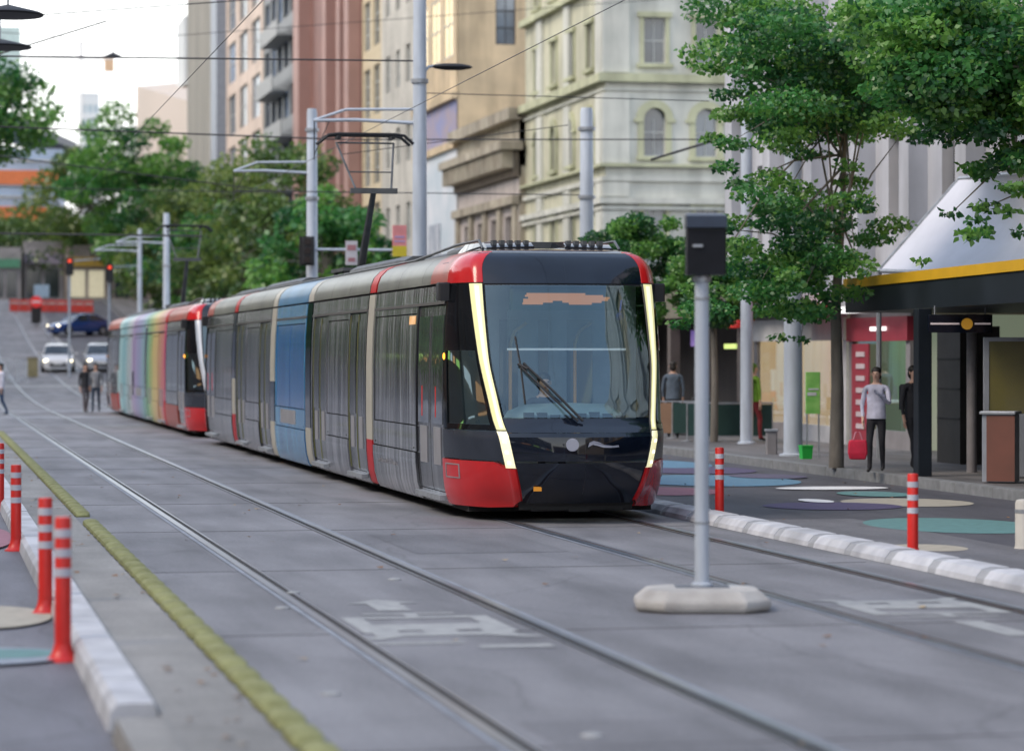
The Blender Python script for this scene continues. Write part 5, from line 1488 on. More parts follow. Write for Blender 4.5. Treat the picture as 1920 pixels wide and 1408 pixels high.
# ---------------------------------------------------------------- trees
L_g = [leaf_mat('leaf_green', (.06, .23, .05)), leaf_mat('leaf_green_deep', (.022, .12, .035)), leaf_mat('leaf_green_light', (.15, .34, .06))]
L_y = [leaf_mat('leaf_olive', (.11, .20, .045)), leaf_mat('leaf_olive_deep', (.06, .13, .035)), leaf_mat('leaf_olive_light', (.19, .27, .06))]
M_bark = mat('bark_grey_brown', (.11, .10, .085), rough=.9, c2=(.20, .18, .155), scale=6, bump=.5, bscale=20, stretch=(1, 1, .3))
def crown_mesh(mb, clumps, n, size, rnd, droop=.3):
    """clumps: list of (centre, radius vec, weight)"""
    tot = sum(c[2] for c in clumps)
    for (c, r, wgt) in clumps:
        tone = rnd.choice((0, 0, 1, 2, 2))
        for _ in range(int(n * wgt / tot)):
            while True:
                p = Vector((rnd.uniform(-1, 1), rnd.uniform(-1, 1), rnd.uniform(-1, 1)))
                if p.length < 1: break
            p = Vector((c[0] + p.x * r[0], c[1] + p.y * r[1], c[2] + p.z * r[2]))
            d = Vector((rnd.gauss(0, 1), rnd.gauss(0, 1), rnd.gauss(0, .6) - droop)).normalized()
            nrm = d.cross(Vector((rnd.gauss(0, 1), rnd.gauss(0, 1), rnd.gauss(0, 1)))).normalized()
            s = size * rnd.uniform(.6, 1.25); b_ = p + d * s * .5; w_ = nrm * s * .42
            mi = tone if rnd.random() < .7 else rnd.choice((0, 1, 2))
            mb.face([p, b_ + w_ * .9 - d * s * .15, b_ + w_ * .5 + d * s * .2, p + d * s, b_ - w_ * .5 + d * s * .2, b_ - w_ * .9 - d * s * .15], mi)
def make_tree(label, x, y, h, crown, n, size, seed, leaves=L_g, trunk_r=.12, group=None, n_cl=40, z0=None, name='street_tree', trunk_h=None, clumps=None, cl_r=.9, lean=0.):
    rnd = random.Random(seed)
    z0 = g(y) + .15 if z0 is None else z0
    t = thing(name, label, 'tree', (x, y, z0), 0, group)
    cx, cy, cz, rx, ry, rz = crown
    cl = []
    if clumps is None:
        for k in range(n_cl):
            while True:
                p = Vector((rnd.uniform(-1, 1), rnd.uniform(-1, 1), rnd.uniform(-1, 1)))
                if .35 < p.length < 1: break
            q = rnd.uniform(.5, 1.2) * cl_r
            taper = 1.0 - .35 * max(0, p.z)
            cl.append(((cx + p.x * rx * taper, cy + p.y * ry * taper, cz + p.z * rz), (q, q, q * .62), q * q))
    else: cl = clumps
    # limbs to the clumps
    mb = MB(); th = trunk_h or max(1.8, cz - rz * .8)
    tp = [Vector((0, 0, 0)), Vector((.02, 0, th * .5)), Vector((lean * .5, .03, th)), Vector((cx * .5 + lean, cy * .5, (th + cz) / 2)), Vector((cx, cy, cz + rz * .5))]
    mb.tube(tp, [trunk_r * 1.25, trunk_r, trunk_r * .85, trunk_r * .5, trunk_r * .12], 10)
    for (c, r, w_) in cl[::(5 if len(cl) > 80 else 2)]:
        k = rnd.uniform(.15, .8); base = tp[2].lerp(tp[4], k)
        c = Vector(c); mid = base.lerp(c, .5) + Vector((0, 0, .15 * (c - base).length * .5))
        mb.tube([base, mid, c], [trunk_r * .24, trunk_r * .14, trunk_r * .04], 5)
    mb.build('trunk', M_bark, t, True)
    mb = MB(); crown_mesh(mb, cl, n, size, rnd)
    mb.build('crown', leaves, t)
    return t

# big tree on the right footpath: crown laid out as leafy sprays
rnd = random.Random(11)
tx, ty = 0, 0
p = at(1568, 877, 46.5); TX, TY = p.x, p.y
cl = []
def spray(xp, yp, rpx, n=1, dz=2.2, wz=1.0):
    for _ in range(n):
        Z = 46.0 + rnd.uniform(-dz, dz)
        q = at(xp + rnd.uniform(-.6, .6) * rpx, yp + rnd.uniform(-.5, .5) * rpx, Z)
        r = rpx / 5400 * Z * rnd.uniform(.5, 1.0)
        cl.append(((q.x - TX, q.y - TY, q.z - .15), (r, r, r * .38), r * r * wz))
for args in ((1400, 60, 60, 4), (1450, 130, 80, 5), (1380, 190, 60, 3), (1340, 240, 40, 2), (1480, 230, 70, 5), (1540, 120, 90, 6), (1600, 60, 100, 6), (1640, 180, 90, 6), (1580, 240, 70, 4),
             (1480, 30, 70, 4), (1400, 340, 45, 2), (1460, 380, 60, 4), (1520, 430, 70, 4), (1450, 320, 45, 2), (1510, 300, 45, 2), (1600, 350, 40, 2), (1420, 450, 60, 4), (1480, 500, 60, 3), (1360, 420, 45, 2),
             (1560, 470, 60, 3), (1620, 440, 50, 2), (1390, 520, 55, 4), (1310, 440, 40, 2), (1440, 560, 50, 3), (1500, 560, 60, 3), (1570, 545, 60, 3), (1640, 540, 40, 2), (1330, 560, 60, 3), (1290, 600, 40, 2),
             (1360, 320, 40, 2), (1470, 640, 26, 1), (1500, 630, 20, 1), (1700, 60, 90, 4), (1700, 230, 60, 3), (1330, 130, 25, 1), (1400, 120, 50, 2), (1600, 300, 30, 1), (1430, 60, 110, 6), (1500, 180, 110, 7), (1590, 130, 110, 7), (1660, 60, 100, 5), (1640, 240, 70, 3), (1560, 380, 70, 3), (1500, 480, 80, 4), (1430, 520, 70, 3), (1380, 260, 45, 2), (1640, 400, 50, 2), (1590, 500, 60, 3), (1350, 60, 50, 2)):
    spray(*args)
make_tree('large green street tree standing on the right footpath, its crown reaching over the road', TX, TY, 0, (.2, 0, 5.6, 2.4, 2, 2.6), 56000, .088, 5, clumps=cl, trunk_r=.10, z0=.15, trunk_h=2.6)
# nearer tree at the right edge: crown hangs in from beyond the frame
cl = []; ty_ = 33.5; p = at(2000, 900, 34); TX, TY = p.x + 2.0, p.y
def spray2(xp, yp, rpx, n=1, dz=1.4, wz=1.0):
    for _ in range(n):
        Z = 35 + rnd.uniform(-dz, dz)
        q = at(xp + rnd.uniform(-.6, .6) * rpx, yp + rnd.uniform(-.5, .5) * rpx, Z)
        r = rpx / 5400 * Z * rnd.uniform(.5, 1.0)
        cl.append(((q.x - TX, q.y - TY, q.z - .15), (r, r, r * .38), r * r * wz))
for args in ((1750, 40, 100, 7), (1850, 60, 110, 8), (1800, 150, 90, 6), (1900, 180, 100, 7), (1680, 100, 80, 4), (1720, 180, 60, 3), (1890, 280, 70, 4), (1840, 240, 60, 3), (1780, 240, 60, 3), (1900, 340, 40, 2),
             (1840, 300, 45, 2), (1850, 400, 35, 2), (1900, 410, 35, 1), (1830, 440, 35, 2), (1910, 450, 30, 1), (1790, 400, 26, 1), (1620, 30, 70, 3), (1960, 120, 120, 5), (1960, 300, 80, 4), (2050, 200, 150, 6), (1720, 495, 18, 1), (1860, 345, 40, 1), (1800, 80, 130, 8), (1720, 60, 110, 6), (1890, 100, 120, 6), (1760, 200, 90, 4), (1850, 200, 90, 4), (1690, 200, 60, 3)):
    spray2(*args)
make_tree('near street tree whose leafy boughs hang into the top right corner of the view', TX, TY, 0, (-1.2, 0, 5.6, 1.6, 1.5, 1.8), 48000, .088, 6, clumps=cl, trunk_r=.16, z0=.15, trunk_h=3.2)

# small tree behind the tram nose on the right footpath
make_tree('slender green tree between the tram nose and the cream corner building', *[v for v in (15.6, 62.5)], 0, (.1, 0, 3.85, 1.35, 1.2, 1.3), 20000, .09, 8, trunk_r=.07, n_cl=34, z0=.15, cl_r=.42)
make_tree('bushy green tree beside the cafe behind the grey signal pole', 16.3, 58.6, 0, (.1, 0, 3.4, 1.15, 1.0, 1.0), 13000, .09, 9, trunk_r=.07, n_cl=24, z0=.15, cl_r=.42)

# rows of plane trees on the right footpath beyond the crossing
k = 0
for (xp, X, h, rad, lb, sd, lv) in ((612, 16.5, 9.0, 3.0, 'bushy plane tree directly left of the brown red tower foot', 21, L_g), (520, 16.5, 12.2, 3.8, 'tall plane tree below the dark glass tower', 22, L_y), (455, 16.5, 11.6, 3.8, 'plane tree right of the rear pantograph', 23, L_y),
                             (395, 16.5, 9.5, 3.6, 'plane tree behind the rear pantograph', 24, L_g), (335, 16.5, 10.0, 3.8, 'plane tree in front of the low beige building', 25, L_y), (255, 17.0, 16.5, 5.4, 'tallest pointed plane tree against the white sky', 26, L_g)):
    Y = on_x(xp, X)
    make_tree(lb, X, Y, h, (0, 0, h * .56, rad, rad, h * .44), 9000 if h < 14 else 13000, .30 if h < 14 else .42, sd, leaves=lv, trunk_r=.2, n_cl=60, cl_r=rad * .33, group='plane trees beyond the crossing', name='plane_tree')
q = at(165, 560, 250); make_tree('broad plane tree left of the tallest pointed tree', q.x, q.y, 0, (0, 0, 7.5, 6, 5, 5.5), 9000, .42, 31, leaves=L_y, trunk_r=.25, n_cl=60, cl_r=1.8, name='plane_tree', group='plane trees beyond the crossing')
q = at(60, 560, 262); make_tree('low plane tree below the orange banded building', q.x, q.y, 0, (0, 0, 4.8, 6, 5, 3.0), 8000, .42, 32, leaves=L_y, trunk_r=.25, n_cl=50, cl_r=1.8, name='plane_tree', group='plane trees beyond the crossing')
q = at(-40, 560, 255); make_tree('plane tree cut by the left edge below the orange banded building', q.x, q.y, 0, (0, 0, 5.0, 5, 5, 3.2), 5000, .42, 33, leaves=L_y, trunk_r=.25, n_cl=40, cl_r=1.8, name='plane_tree', group='plane trees beyond the crossing')
q = at(-60, 640, 148); make_tree('overhanging tree at the upper left edge, cut off by the frame', q.x, q.y, 0, (.2, 0, 14.0, 4.6, 3.5, 3.3), 11000, .27, 34, leaves=L_g, trunk_r=.25, n_cl=70, cl_r=1.1, name='plane_tree')
# a hazy mass of foliage closing the street
for i, (xp, hh) in enumerate(((20, 7), (110, 8), (200, 9), (300, 9), (380, 9), (450, 10), (540, 10))):
    q = at(xp, 560, 285 + (i % 3) * 8)
    make_tree('green tree closing the far end of the street, ' + ('leftmost', 'second from left', 'third from left', 'middle', 'third from right', 'second from right', 'rightmost')[i] + ' of seven', q.x, q.y, 0, (0, 0, hh * .55, 5, 5, hh * .5), 4500, .5, 40 + i, leaves=L_y if i % 2 else L_g, trunk_r=.25, n_cl=40, cl_r=1.9, name='plane_tree', group='trees closing the far end of the street')

# ---------------------------------------------------------------- people
def skin_body(edges_pts, radii, links):
    me = bpy.data.meshes.new('person_body'); me.from_pydata([tuple(p) for p in edges_pts], links, [])
    o = bpy.data.objects.new('tmp', me); col.objects.link(o)
    o.modifiers.new('s', 'SKIN'); sk = me.skin_vertices[0].data if me.skin_vertices else None
    if sk is None:
        return None
    for i, r in enumerate(radii):
        sk[i].radius = (r, r) if not isinstance(r, tuple) else r
    sk[0].use_root = True
    s = o.modifiers.new('d', 'SUBSURF'); s.levels = 2; s.render_levels = 2
    dg = bpy.context.evaluated_depsgraph_get(); dg.update()
    m2 = bpy.data.meshes.new_from_object(o.evaluated_get(dg))
    bpy.data.objects.remove(o)
    return m2

SK = mat('skin', (.50, .31, .23), rough=.55, var=.06)
def person(label, x, y, z0, h=1.68, rz=0., top=(.5, .5, .55), bottom=(.02, .02, .025), hair=(.015, .012, .01), stride=.22, arm=(.1, .1), bent=(0, 0), shoe=(.02, .02, .02), skirt=False, sleeves=True, group=None, seated=False, nm='person', long_hair=False, grip=False, pack=None):
    s = h / 1.70
    t = thing(nm, label, 'person', (x, y, z0), rz, group)
    V = lambda *a_: Vector(a_) * s
    f = stride
    if seated:
        hipz = .55; kneeL = V(-.12, -.42, .50); kneeR = V(.12, -.42, .50); ankL = V(-.12, -.45, .1); ankR = V(.12, -.45, .1); off = hipz - .93
    else:
        hipz = .93; off = 0
        kneeL = V(-.095, -f * .75 - .02, .50); kneeR = V(.095, f * .25 - .03, .50)
        ankL = V(-.09, -f, .09); ankR = V(.09, f * 1.05, .11)
    P_, Rr, Lk = [], [], []
    def add(p, r, par=None):
        P_.append(p); Rr.append((r[0] * s, r[1] * s) if isinstance(r, tuple) else r * s)
        if par is not None: Lk.append((par, len(P_) - 1))
        return len(P_) - 1
    pel = add(V(0, 0, hipz), (.135, .105))
    waist = add(V(0, .0, hipz + .16), (.125, .095), pel)
    chest = add(V(0, .01, hipz + .34), (.155, .105), waist)
    upc = add(V(0, .015, hipz + .47), (.13, .085), chest)
    neck = add(V(0, .0, hipz + .55), .048, upc)
    chin = add(V(0, -.02, hipz + .615), .058, neck)
    head = add(V(0, -.015, hipz + .69), (.075, .092), chin)
    crn = add(V(0, -.005, hipz + .755), (.062, .075), head)
    for sd, kn, an, au in ((-1, kneeL, ankL, arm[0]), (1, kneeR, ankR, arm[1])):
        hip = add(V(sd * .09, 0, hipz - .07), .088, pel)
        k_ = add(kn, .056, hip); mid = add(k_ and (kn.lerp(an, .3) + V(0, .015, 0)), .054, k_)
        a_ = add(an, .036, mid); he = add(an + V(0, .03, -.045), .032, a_); to = add(an + V(sd * .01, -.13, -.06), .03, a_)
    for i_, (sd, ang) in enumerate(((-1, arm[0]), (1, arm[1]))):
        sh = add(V(sd * .185, .015, hipz + .455), .052, upc)
        el = V(sd * .235, .03 - math.sin(ang) * .28, hipz + .455 - math.cos(ang) * .28)
        e_ = add(el, .038, sh)
        b2 = ang + bent[i_]
        wr = el + V(-sd * .02 * (1 + 3 * bent[i_]), -math.sin(b2) * .25, -math.cos(b2) * .25)
        w_ = add(wr, .024, e_)
        d = (wr - el).normalized()
        pm_ = add(wr + d * .07 * s, (.034, .018), w_)
        side = Vector((0, 1, 0)) if abs(d.z) > .6 else Vector((0, 0, 1))
        for q, ln in ((-.03, .062), (-.01, .078), (.01, .074), (.03, .058)):
            b_ = add(wr + d * (.088 * s) + side * q * s, .0085, pm_)
            tp_ = add(wr + d * ((.088 + ln) * s) + side * q * 1.1 * s + Vector((-sd * .014 * s, 0, 0)), .007, b_)
        th_ = add(wr + d * .045 * s + side * -.05 * s, .010, w_)
    me = skin_body(P_, Rr, Lk)
    tm = mat('cloth_%02d%02d%02d' % tuple(int(c * 99) for c in top), top, rough=.85, var=.25, scale=6, bump=.9, bscale=9)
    bm_ = mat('cloth_%02d%02d%02d' % tuple(int(c * 99) for c in bottom), bottom, rough=.85, var=.2, scale=6)
    sm = mat('shoe_%02d' % int(shoe[0] * 99), shoe, rough=.5)
    for m_ in (SK, tm, bm_, sm): me.materials.append(m_)
    for pl in me.polygons:
        c = pl.center / s; ax = abs(c.x); mi = 1
        if c.z > hipz + .52 and ax < .1: mi = 0
        elif c.z < .075 if not seated else c.z < .07: mi = 3
        elif (c.z < hipz + .02 and ax < .18 and (c.z < hipz - .0 or True) and not (ax > .17)): mi = 2
        if ax > .165 and c.z < hipz + .47 and not (c.z < hipz - .3):
            lim = hipz + (.0 if sleeves else .22)
            mi = 1 if (c.z > lim or (bent[0] > .5 and sleeves and c.y > -.26)) else 0
        pl.material_index = mi; pl.use_smooth = True
    b = bpy.data.objects.new('body', me); col.objects.link(b); b.parent = t
    # hair, face
    hm = mat('hair_%02d' % int(hair[0] * 999), hair, rough=.6, var=.3, scale=20, stretch=(1, 1, .2))
    mb = MB(); hz = hipz + .735
    mb.ball((0, .015 * s, hz * s), .083 * s, .098 * s, .078 * s, 14, 8)
    mb.ball((0, .045 * s, (hz - .07 - (.12 if long_hair else 0)) * s), .078 * s, .062 * s, (.085 + (.13 if long_hair else 0)) * s, 12, 8)
    mb.build('hair', hm, t, True)
    mb = MB(); mb.ball((0, -.106 * s, (hipz + .672) * s), .011 * s, .016 * s, .022 * s, 8, 5); mb.build('nose', SK, b, True)
    mb = MB()
    for sx in (-.03, .03): mb.ball((sx * s, -.098 * s, (hipz + .70) * s), .012 * s, .008 * s, .007 * s, 8, 5)
    mb.build('eyes', mat('eye_dark', (.02, .015, .01), rough=.2), b, True)
    mb = MB(); mb.ball((0, -.094 * s, (hipz + .632) * s), .023 * s, .008 * s, .006 * s, 8, 4); mb.build('mouth', mat('lip', (.3, .12, .1)), b, True)
    mb = MB()
    for sx in (-.079, .079): mb.ball((sx * s, .0, (hipz + .685) * s), .01 * s, .018 * s, .03 * s, 8, 5)
    mb.build('ears', SK, b, True)
    # loose shirt hem / skirt
    if skirt:
        mb = MB(); mb.lathe([(.15 * s, (hipz + .12) * s), (.19 * s, (hipz - .1) * s), (.22 * s, (hipz - .35) * s), (.215 * s, (hipz - .36) * s)], n=20, cap=False, sy=.75); mb.build('skirt', bm_, t, True)
    else:
        mb = MB(); mb.lathe([(.165 * s, (hipz + .36) * s), (.152 * s, (hipz + .16) * s), (.165 * s, (hipz - .04) * s), (.155 * s, (hipz - .045) * s)], n=20, cap=False, sy=.74); mb.build('shirt', tm, t, True)
    if pack:
        mb = MB(); mb.box(-.15 * s, .15 * s, .09 * s, .25 * s, (hipz + .08) * s, (hipz + .5) * s, bev=.05 * s); mb.build('backpack', pack, t)
    t['hand_r'] = 0; del t['hand_r']
    return t, s, P_

def foot_at(x, y, z=.15):
    return at(x, y, 5400 * (CAM_H - z) / (y - 668))
q = foot_at(1643, 886)
t, s_, P_ = person('person in a white shirt and black trousers on the right footpath beside a red bag', q.x, q.y, .15, 1.60, rz=-.5, top=(.46, .46, .56), bottom=(.015, .015, .02), arm=(.15, .45), bent=(.15, 1.7), stride=.10, sleeves=True)
# red shopping bag held low
qb = at(1608, 843, 44.0)
t = thing('shopping_bag', 'bright red shopping bag hanging beside the person in the white shirt', 'bag', (qb.x, qb.y, qb.z - .15), -TH)
mb = MB(); mb.loft([[Vector((x * sx, y * sx, z)) for x, y in ((-.14, -.06), (.14, -.06), (.14, .06), (-.14, .06))] for sx, z in ((.85, 0), (1.05, .10), (1.0, .24), (.92, .30))], cap=True); bb = mb.build('bag_body', mat('red_bag', (.50, .01, .04), rough=.5, var=.2, scale=6), t)
mod = bb.modifiers.new('bevel', 'BEVEL'); mod.width = .02; mod.segments = 2
mb = MB()
for dy in (-.05, .05): mb.tube([(-.07, dy, .30), (-.03, dy, .42), (.03, dy, .42), (.07, dy, .30)], .007, 6)
mb.build('handle', mat('pink_strap', (.5, .2, .25)), t, True)

q = foot_at(1413, 828)
person('person in a lime green top, dark waistcoat and dark red trousers by the cafe', q.x, q.y, .15, 1.62, rz=1.9, top=(.16, .32, .03), bottom=(.16, .015, .02), stride=.12, hair=(.10, .22, .03), pack=mat('black_pack', (.01, .01, .012), rough=.7))
q = foot_at(1262, 822)
person('person in a slate blue jacket sitting low behind the tan cafe barrier', q.x, q.y, .15, 1.66, rz=math.pi - .3, top=(.09, .12, .16), bottom=(.02, .02, .025), stride=.05)
q = foot_at(1704, 884)
q = at(1713, 884, 45.2)
person('dark clothed person with a backpack half hidden by the square black column', q.x, q.y, .15, 1.62, rz=.3, top=(.012, .02, .025), bottom=(.015, .015, .02), stride=.15, pack=mat('black_pack', (.01, .01, .012)))
q = foot_at(1, 780, 0)
person('person in a white shirt and navy trousers crossing at the left edge', q.x, q.y, 0.01, 1.68, rz=-1.3, top=(.52, .52, .60), bottom=(.02, .05, .11), stride=.2)
q = foot_at(160, 774, 0)
person('person in black carrying a pale grey bag, left of the pair behind the rear tram', q.x, q.y, 0.01, 1.66, rz=.4, top=(.03, .03, .035), bottom=(.10, .09, .10), stride=.12)
q = foot_at(180, 774, 0)
person('person in grey top and dark blue trousers, right of the pair behind the rear tram', q.x, q.y, 0.01, 1.66, rz=-.2, top=(.20, .21, .23), bottom=(.03, .05, .08), stride=.16)
# driver
person('driver with dark hair seated behind the front tram windscreen', 7.28, 33.75, .38, 1.72, rz=0, top=(.05, .06, .09), bottom=(.02, .02, .03), seated=True, arm=(.5, .5), bent=(.8, .8), nm='person')

# ---------------------------------------------------------------- cars
M_tyre = mat('tyre_black', (.015, .015, .016), rough=.8)
def car(label, loc, rz, paint, lit=True, scale=1.0, slope=0.):
    t = thing('car', label, 'car', loc, rz)
    t.rotation_euler = (slope, 0, rz)
    # stations along the length: y, half width at sill, belt z, roof z, roof half width
    st = [(-2.15, .62, .58, .60), (-2.05, .78, .66, .70), (-1.5, .86, .80, .84), (-.95, .88, .90, .95), (0, .89, .93, .98), (.9, .89, .96, 1.0), (1.7, .86, .98, 1.02), (2.1, .80, .86, .92), (2.18, .70, .60, .7)]
    mb = MB(); rings = []
    for y, hw, zb, zt in st:
        rings.append([Vector((x, y, z)) for x, z in ((-hw * .9, .2), (-hw, .35), (-hw, zb * .8), (-hw * .94, zb), (-hw * .6, zt), (hw * .6, zt), (hw * .94, zb), (hw, zb * .8), (hw, .35), (hw * .9, .2))])
    mb.loft(rings, cap=True); bd = mb.build('body', paint, t, True)
    mb = MB(); cab = [(-.98, .80, .94, .94), (-.35, .66, .94, 1.36), (.1, .63, .96, 1.43), (.9, .63, .98, 1.40), (1.55, .70, 1.0, 1.12), (1.75, .74, 1.0, 1.02)]
    mb.loft([[Vector((x, y, z)) for x, z in ((-.80, zb), (-hw, zt), (hw, zt), (.80, zb))] for y, hw, zb, zt in cab], cap=True); mb.build('windows', M_win, t, False)
    mb = MB(); mb.loft([[Vector((x, y, z)) for x, z in ((-hw, zt - .01), (-hw * .8, zt + .035), (hw * .8, zt + .035), (hw, zt - .01))] for y, hw, zt in ((-.33, .65, 1.37), (.1, .63, 1.44), (.95, .63, 1.40))], cap=True)
    for sx in (-1, 1):
        mb.tube([(sx * .79, -.95, .95), (sx * .66, -.35, 1.37)], .03, 6); mb.tube([(sx * .66, .92, 1.38), (sx * .74, 1.7, 1.02)], .04, 6); mb.tube([(sx * .80, .3, .97), (sx * .64, .3, 1.41)], .03, 6)
    mb.build('roof', paint, t, True)
    for sx in (-1, 1):
        for y in (-1.35, 1.35):
            mb = MB(); mb.tube([(sx * .70, y, .31), (sx * .90, y, .31)], .31, 18); w_ = mb.build('wheel', M_tyre, t, True)
            mb = MB(); mb.tube([(sx * .895, y, .31), (sx * .91, y, .31)], .19, 14); mb.build('rim', M_steel, w_, True)
        mb = MB(); mb.ball((sx * .62, -2.03, .62), .17, .10, .08, 10, 6); mb.build('headlight', mat('car_headlight', (.9, .85, .7), emit=(1, .88, .6), es=3.0) if lit else mat('car_lamp_off', (.5, .5, .5), rough=.2), t, True)
        mb = MB(); mb.box(sx * .92, sx * 1.04, -.75, -.65, .92, 1.04, bev=.02); mb.build('mirror', paint, t)
    mb = MB(); mb.box(-.45, .45, -2.2, -2.1, .34, .5); mb.build('grille', M_dark, t)
    mb = MB(); mb.box(-.24, .24, -2.215, -2.2, .44, .54); mb.build('number_plate', M_white, t)
    return t
c_w = mat('car_white', (.62, .62, .64), rough=.25, coat=.8, var=.03)
c_b = mat('car_blue', (.02, .06, .22), rough=.22, coat=.8, var=.05)
c_s = mat('car_silver', (.42, .43, .46), rough=.25, coat=.8, metal=.4, var=.03)
q = at(109, 683, 157); car('white car with lit headlights facing the camera on the far road at left', (q.x, q.y, g(q.y) + .02), -.05, c_w, slope=math.atan(.04))
q = at(188, 683, 158); car('silver white car beside the tail of the rear tram', (q.x, q.y, g(q.y) + .02), -.02, c_s, slope=math.atan(.04))
q = at(148, 620, 196); car('dark blue car turning across the far road above the white car', (q.x, q.y, g(q.y) + .03), -1.05, c_b, slope=.0)

# ---------------------------------------------------------------- clutter at the far end of the street
def simple_shop(label, xp0, xp1, Z, h, cwall, cfas, emis=None):
    a_, b_ = at(xp0, 600, Z), at(xp1, 600, Z); z0 = g(a_.y)
    t = thing('shop', label, 'shop', (a_.x, a_.y, z0), -TH * 0)
    L = b_.x - a_.x
    mb = MB(); mb.box(0, L, 0, 6, -.5, h); mb.build('wall', cwall, t)
    mb = MB(); mb.box(.1, L - .1, -.25, 0, h * .62, h * .78); mb.build('fascia', cfas, t)
    mb = MB(); n_ = max(2, int(L / 2.2))
    for k in range(n_): mb.box(.3 + k * (L - .4) / n_, (k + 1) * (L - .4) / n_, -.04, -.003, .35, h * .55)
    mb.build('shop_window', emis or M_win, t)
    return t
W_a = mat('far_wall_grey', (.30, .28, .28), rough=.8, var=.3, scale=.6); W_b = mat('far_wall_beige', (.30, .26, .23), rough=.8, var=.3, scale=.6)
F_a = mat('far_fascia_yellow', (.40, .26, .04), rough=.6); F_r = mat('far_fascia_red', (.5, .04, .05), rough=.6); F_p = mat('far_fascia_lilac', (.32, .28, .36), rough=.6); F_g = mat('far_fascia_green', (.10, .30, .18), rough=.6)
lit_w = mat('far_lit_window', (.4, .38, .3), emit=(1, .9, .6), es=.25)
simple_shop('small far shop with green fascia at the left edge', -20, 40, 246, 4.6, W_a, F_g)
simple_shop('small far shop with grey walls behind the red round sign', 44, 120, 248, 5.2, W_a, F_p)
simple_shop('small far shop with yellow fascia and lit window', 124, 205, 246, 4.8, W_b, F_a, lit_w)
simple_shop('small far shop with red fascia above the rear tram', 209, 285, 247, 5.4, W_b, F_r)
simple_shop('small far shop with lilac fascia above the rear tram', 289, 390, 249, 5.0, W_a, F_p)
simple_shop('small far shop with dark walls between rear tram and plane trees', 394, 520, 250, 5.2, W_a, F_a)
simple_shop('small far shop with beige walls at the foot of the plane trees', 524, 640, 252, 5.6, W_b, F_p)

# red water filled barriers: each segment separate
b0 = None
M_rb = mat('barrier_red_plastic', (.55, .04, .025), rough=.5)
for k in range(9):
    q = at(18 + k * 17.5, 600, 222)
    zz = g(q.y)
    if b0 is None:
        mb = MB(); mb.loft([[Vector((x, y, z)) for x, z in ((-.0, 0), (.68, 0), (.68, .1), (.66, .9), (.02, .9), (0, .1))] for y in (-.25, .25)], cap=True)
        b0 = thing('road_barrier', 'red plastic road barrier in the row across the far end of the street', 'barrier', (q.x, q.y, zz), 0, 'red barriers across the far street')
        mb.build('barrier_body', M_rb, b0); mb = MB(); mb.box(.05, .63, -.27, -.25, .55, .72); mb.build('stripe', mat('barrier_dull_white', (.45, .35, .33)), b0)
    else: dup(b0, (q.x, q.y, zz))
# red sign disc on a dark cabinet
q = at(68, 566, 205); z0 = g(q.y)
t = thing('red_sign', 'red round sign on a dark post at the far end of the street, left', 'sign', (q.x, q.y, z0))
mb = MB(); mb.tube([(0, 0, 0), (0, 0, q.z - z0)], .06, 8); mb.box(-.35, .35, -.06, .1, .2, 1.5); mb.build('post', M_dark, t)
mb = MB(); mb.tube([(0, -.14, q.z - z0), (0, -.08, q.z - z0)], .42, 20); d_ = mb.build('sign_disc', mat('sign_red', (.6, .03, .03), emit=(1, .05, .05), es=.15), t, True)
mb = MB(); mb.box(-.3, .3, -.16, -.141, q.z - z0 - .06, q.z - z0 + .06); mb.build('white_bar', M_white, d_)
# blue white billboard
q = at(78, 548, 230); z0 = g(q.y)
t = thing('billboard', 'pale blue billboard above the far red sign', 'sign', (q.x, q.y, z0)); hz_ = q.z - z0
mb = MB(); mb.box(-.6, .6, -.05, .05, hz_ - .4, hz_ + .6); mb.build('panel', mat('billboard_blue', (.35, .48, .6), rough=.6), t); mb = MB(); mb.box(-.05, .05, -.04, .04, 0, hz_ - .4); mb.build('post', M_steel, t)
# yellow sandwich sign / pillar left of white car and crowd barrier
q = at(61, 678, 5400 * 1.0 / 20 if False else 150); z0 = g(q.y)
t = thing('yellow_pillar', 'dull yellow pillar left of the white car', 'pillar', (q.x, q.y, z0))
mb = MB(); mb.box(-.27, .27, -.15, .15, 0, 1.0, bev=.03); mb.build('shaft', mat('dull_yellow', (.30, .25, .13), rough=.7), t); mb = MB(); mb.box(-.3, .3, -.18, .18, 1.0, 1.05, bev=.02); mb.build('cap', W_b, t)
c0 = None
for k, xp in enumerate((6, 24, 42)):
    q = at(xp, 670, 146 - k); z0 = g(q.y)
    if c0 is None:
        c0 = thing('crowd_barrier', 'pale steel crowd barrier on the far crossing at left, in a run of three', 'barrier', (q.x, q.y, z0), .1, 'steel crowd barriers at the far crossing')
        mb = MB(); mb.tube([(-.24, 0, .1), (-.24, 0, 1.1), (.24, 0, 1.1), (.24, 0, .1), (-.24, 0, .2)], .03, 6)
        for j in range(5): mb.tube([(-.18 + j * .09, 0, .2), (-.18 + j * .09, 0, 1.1)], .012, 5)
        mb.build('frame', M_steelL, c0, True); mb = MB(); mb.box(-.3, -.18, -.3, .3, 0, .04); mb.box(.18, .3, -.3, .3, 0, .04); mb.build('foot', M_steelL, c0)
    else: dup(c0, (q.x, q.y, z0))
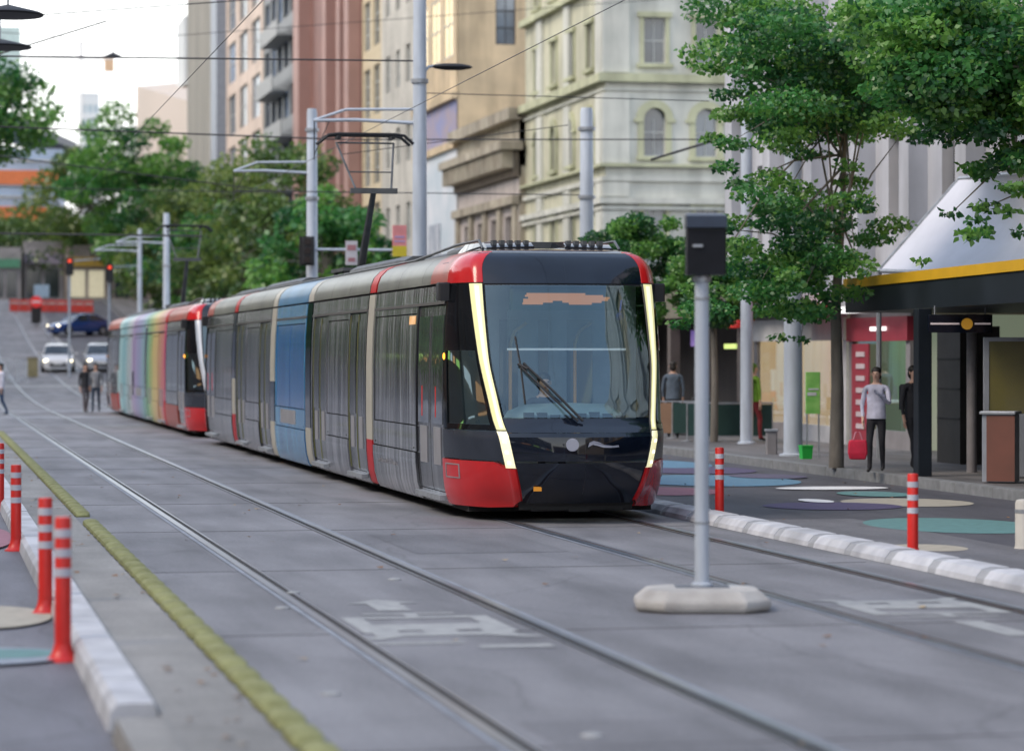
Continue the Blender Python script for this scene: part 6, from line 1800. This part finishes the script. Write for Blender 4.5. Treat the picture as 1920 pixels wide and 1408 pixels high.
# distant traffic signals with little arms
for (xp, yp, lb) in ((130, 500, 'small far traffic signal in front of the low plane tree'), (205, 512, 'small far traffic signal above the rear tram')):
    q = at(xp, yp, 150); z0 = g(q.y)
    t = thing('traffic_signal', lb, 'traffic light', (q.x, q.y, z0)); hz_ = q.z - z0
    mb = MB(); mb.tube([(0, 0, 0), (0, 0, hz_ + .4)], .07, 8); mb.tube([(0, 0, hz_ + .3), (1.6, 0, hz_ + .4)], .04, 6); mb.build('post', M_polegrey, t, True)
    mb = MB(); mb.box(-.2, .2, -.3, -.08, hz_ - .45, hz_ + .45, bev=.03); h_ = mb.build('signal_housing', M_dark, t)
    mb = MB(); mb.tube([(0, -.33, hz_ + .28), (0, -.3, hz_ + .28)], .09, 12); mb.build('red_lens', mat('red_lens_lit', (.7, .05, .02), emit=(1, .08, .03), es=.8), h_)

# ---------------------------------------------------------------- the unseen side of the street (mirrored in the tram and its windscreen)
def plain_block(label, x0, x1, y0, y1, h, m, faces, cols, rows):
    root = thing('building', label, 'building')
    for k_ in range(6) if 'E' in faces else ():
        L_ = (y1 - y0) / 6; yy_ = y0 + k_ * L_
        mb = MB(); mb.box(x1, x1 + .3, yy_ + .3, yy_ + L_ * .7, 2.7, 3.3); mb.build('lit_sign', mat('opp_lit_' + ('green', 'orange', 'white')[k_ % 3], (.5, .5, .4), emit=((.55, 1, .15), (1, .4, .1), (.9, .95, 1))[k_ % 3], es=1.2), root)
    for f in faces:
        fx = {'E': x1, 'W': x0, 'S': y0, 'N': y1}[f]; a0, a1 = (y0, y1) if f in 'EW' else (x0, x1)
        facade(root, f, fx, a0, a1, 0, h, cols, rows, (a1 - a0) / cols * .5, 2.0, m, G_dk, F_w, 4.8, pitch=(h - 4.8) / rows, limit=60, margin=.5)
    shell(root, m, x0, x1, y0, y1, 0, h, 'NEWS'.replace('N', '' if 'N' in faces else 'N').replace('E', '' if 'E' in faces else 'E').replace('W', '' if 'W' in faces else 'W').replace('S', '' if 'S' in faces else 'S'))
plain_block('brown building across the street beyond the crossing', -46, -16, 118, 170, 21, mat('opp_brown', (.13, .09, .07), rough=.85), 'E', 10, 4)
plain_block('dark stone building across the street beyond the brown one', -46, -16, 172, 260, 24, mat('opp_dark_stone', (.12, .11, .10), rough=.85), 'E', 12, 5)
plain_block('pale building across the street at the far end', -46, -16, 262, 400, 26, mat('opp_grey_green', (.17, .19, .17), rough=.85), 'E', 12, 4)
plain_block('brick building closing the street behind the camera', -30, 19, -112, -92, 15, mat('opp_brick', (.18, .10, .08), rough=.85), 'N', 12, 3)
for k_, (yy, hh) in enumerate(((122, 9), (134, 10), (148, 9), (163, 10), (180, 10), (200, 11))):
    make_tree('plane tree across the street beyond the crossing, ' + ('first', 'second', 'third', 'fourth', 'fifth', 'sixth')[k_] + ' from the crossing', -12.6, yy, 0, (0, 0, hh * .5, 3.2, 3.2, hh * .42), 3500, .42, 60 + k_, leaves=L_g, trunk_r=.2, n_cl=40, cl_r=1.1, group='plane trees across the street', name='plane_tree')
plain_block('beige office building across the street, outside the left edge', -46, -16, 20, 56, 17, mat('opp_beige', (.40, .34, .27), rough=.85), 'E', 9, 4)
plain_block('dark brick building across the street, outside the left edge', -46, -16, 58, 96, 13, mat('opp_brick', (.18, .10, .08), rough=.85), 'E', 9, 3)
plain_block('grey building across the street beside the camera', -46, -16, -40, 18, 14, mat('opp_grey', (.26, .26, .27), rough=.85), 'E', 12, 3)
plain_block('sandstone building behind the camera on the right side', 20, 45, -90, 12, 15, mat('opp_sand', (.36, .30, .23), rough=.85), 'W', 14, 3)
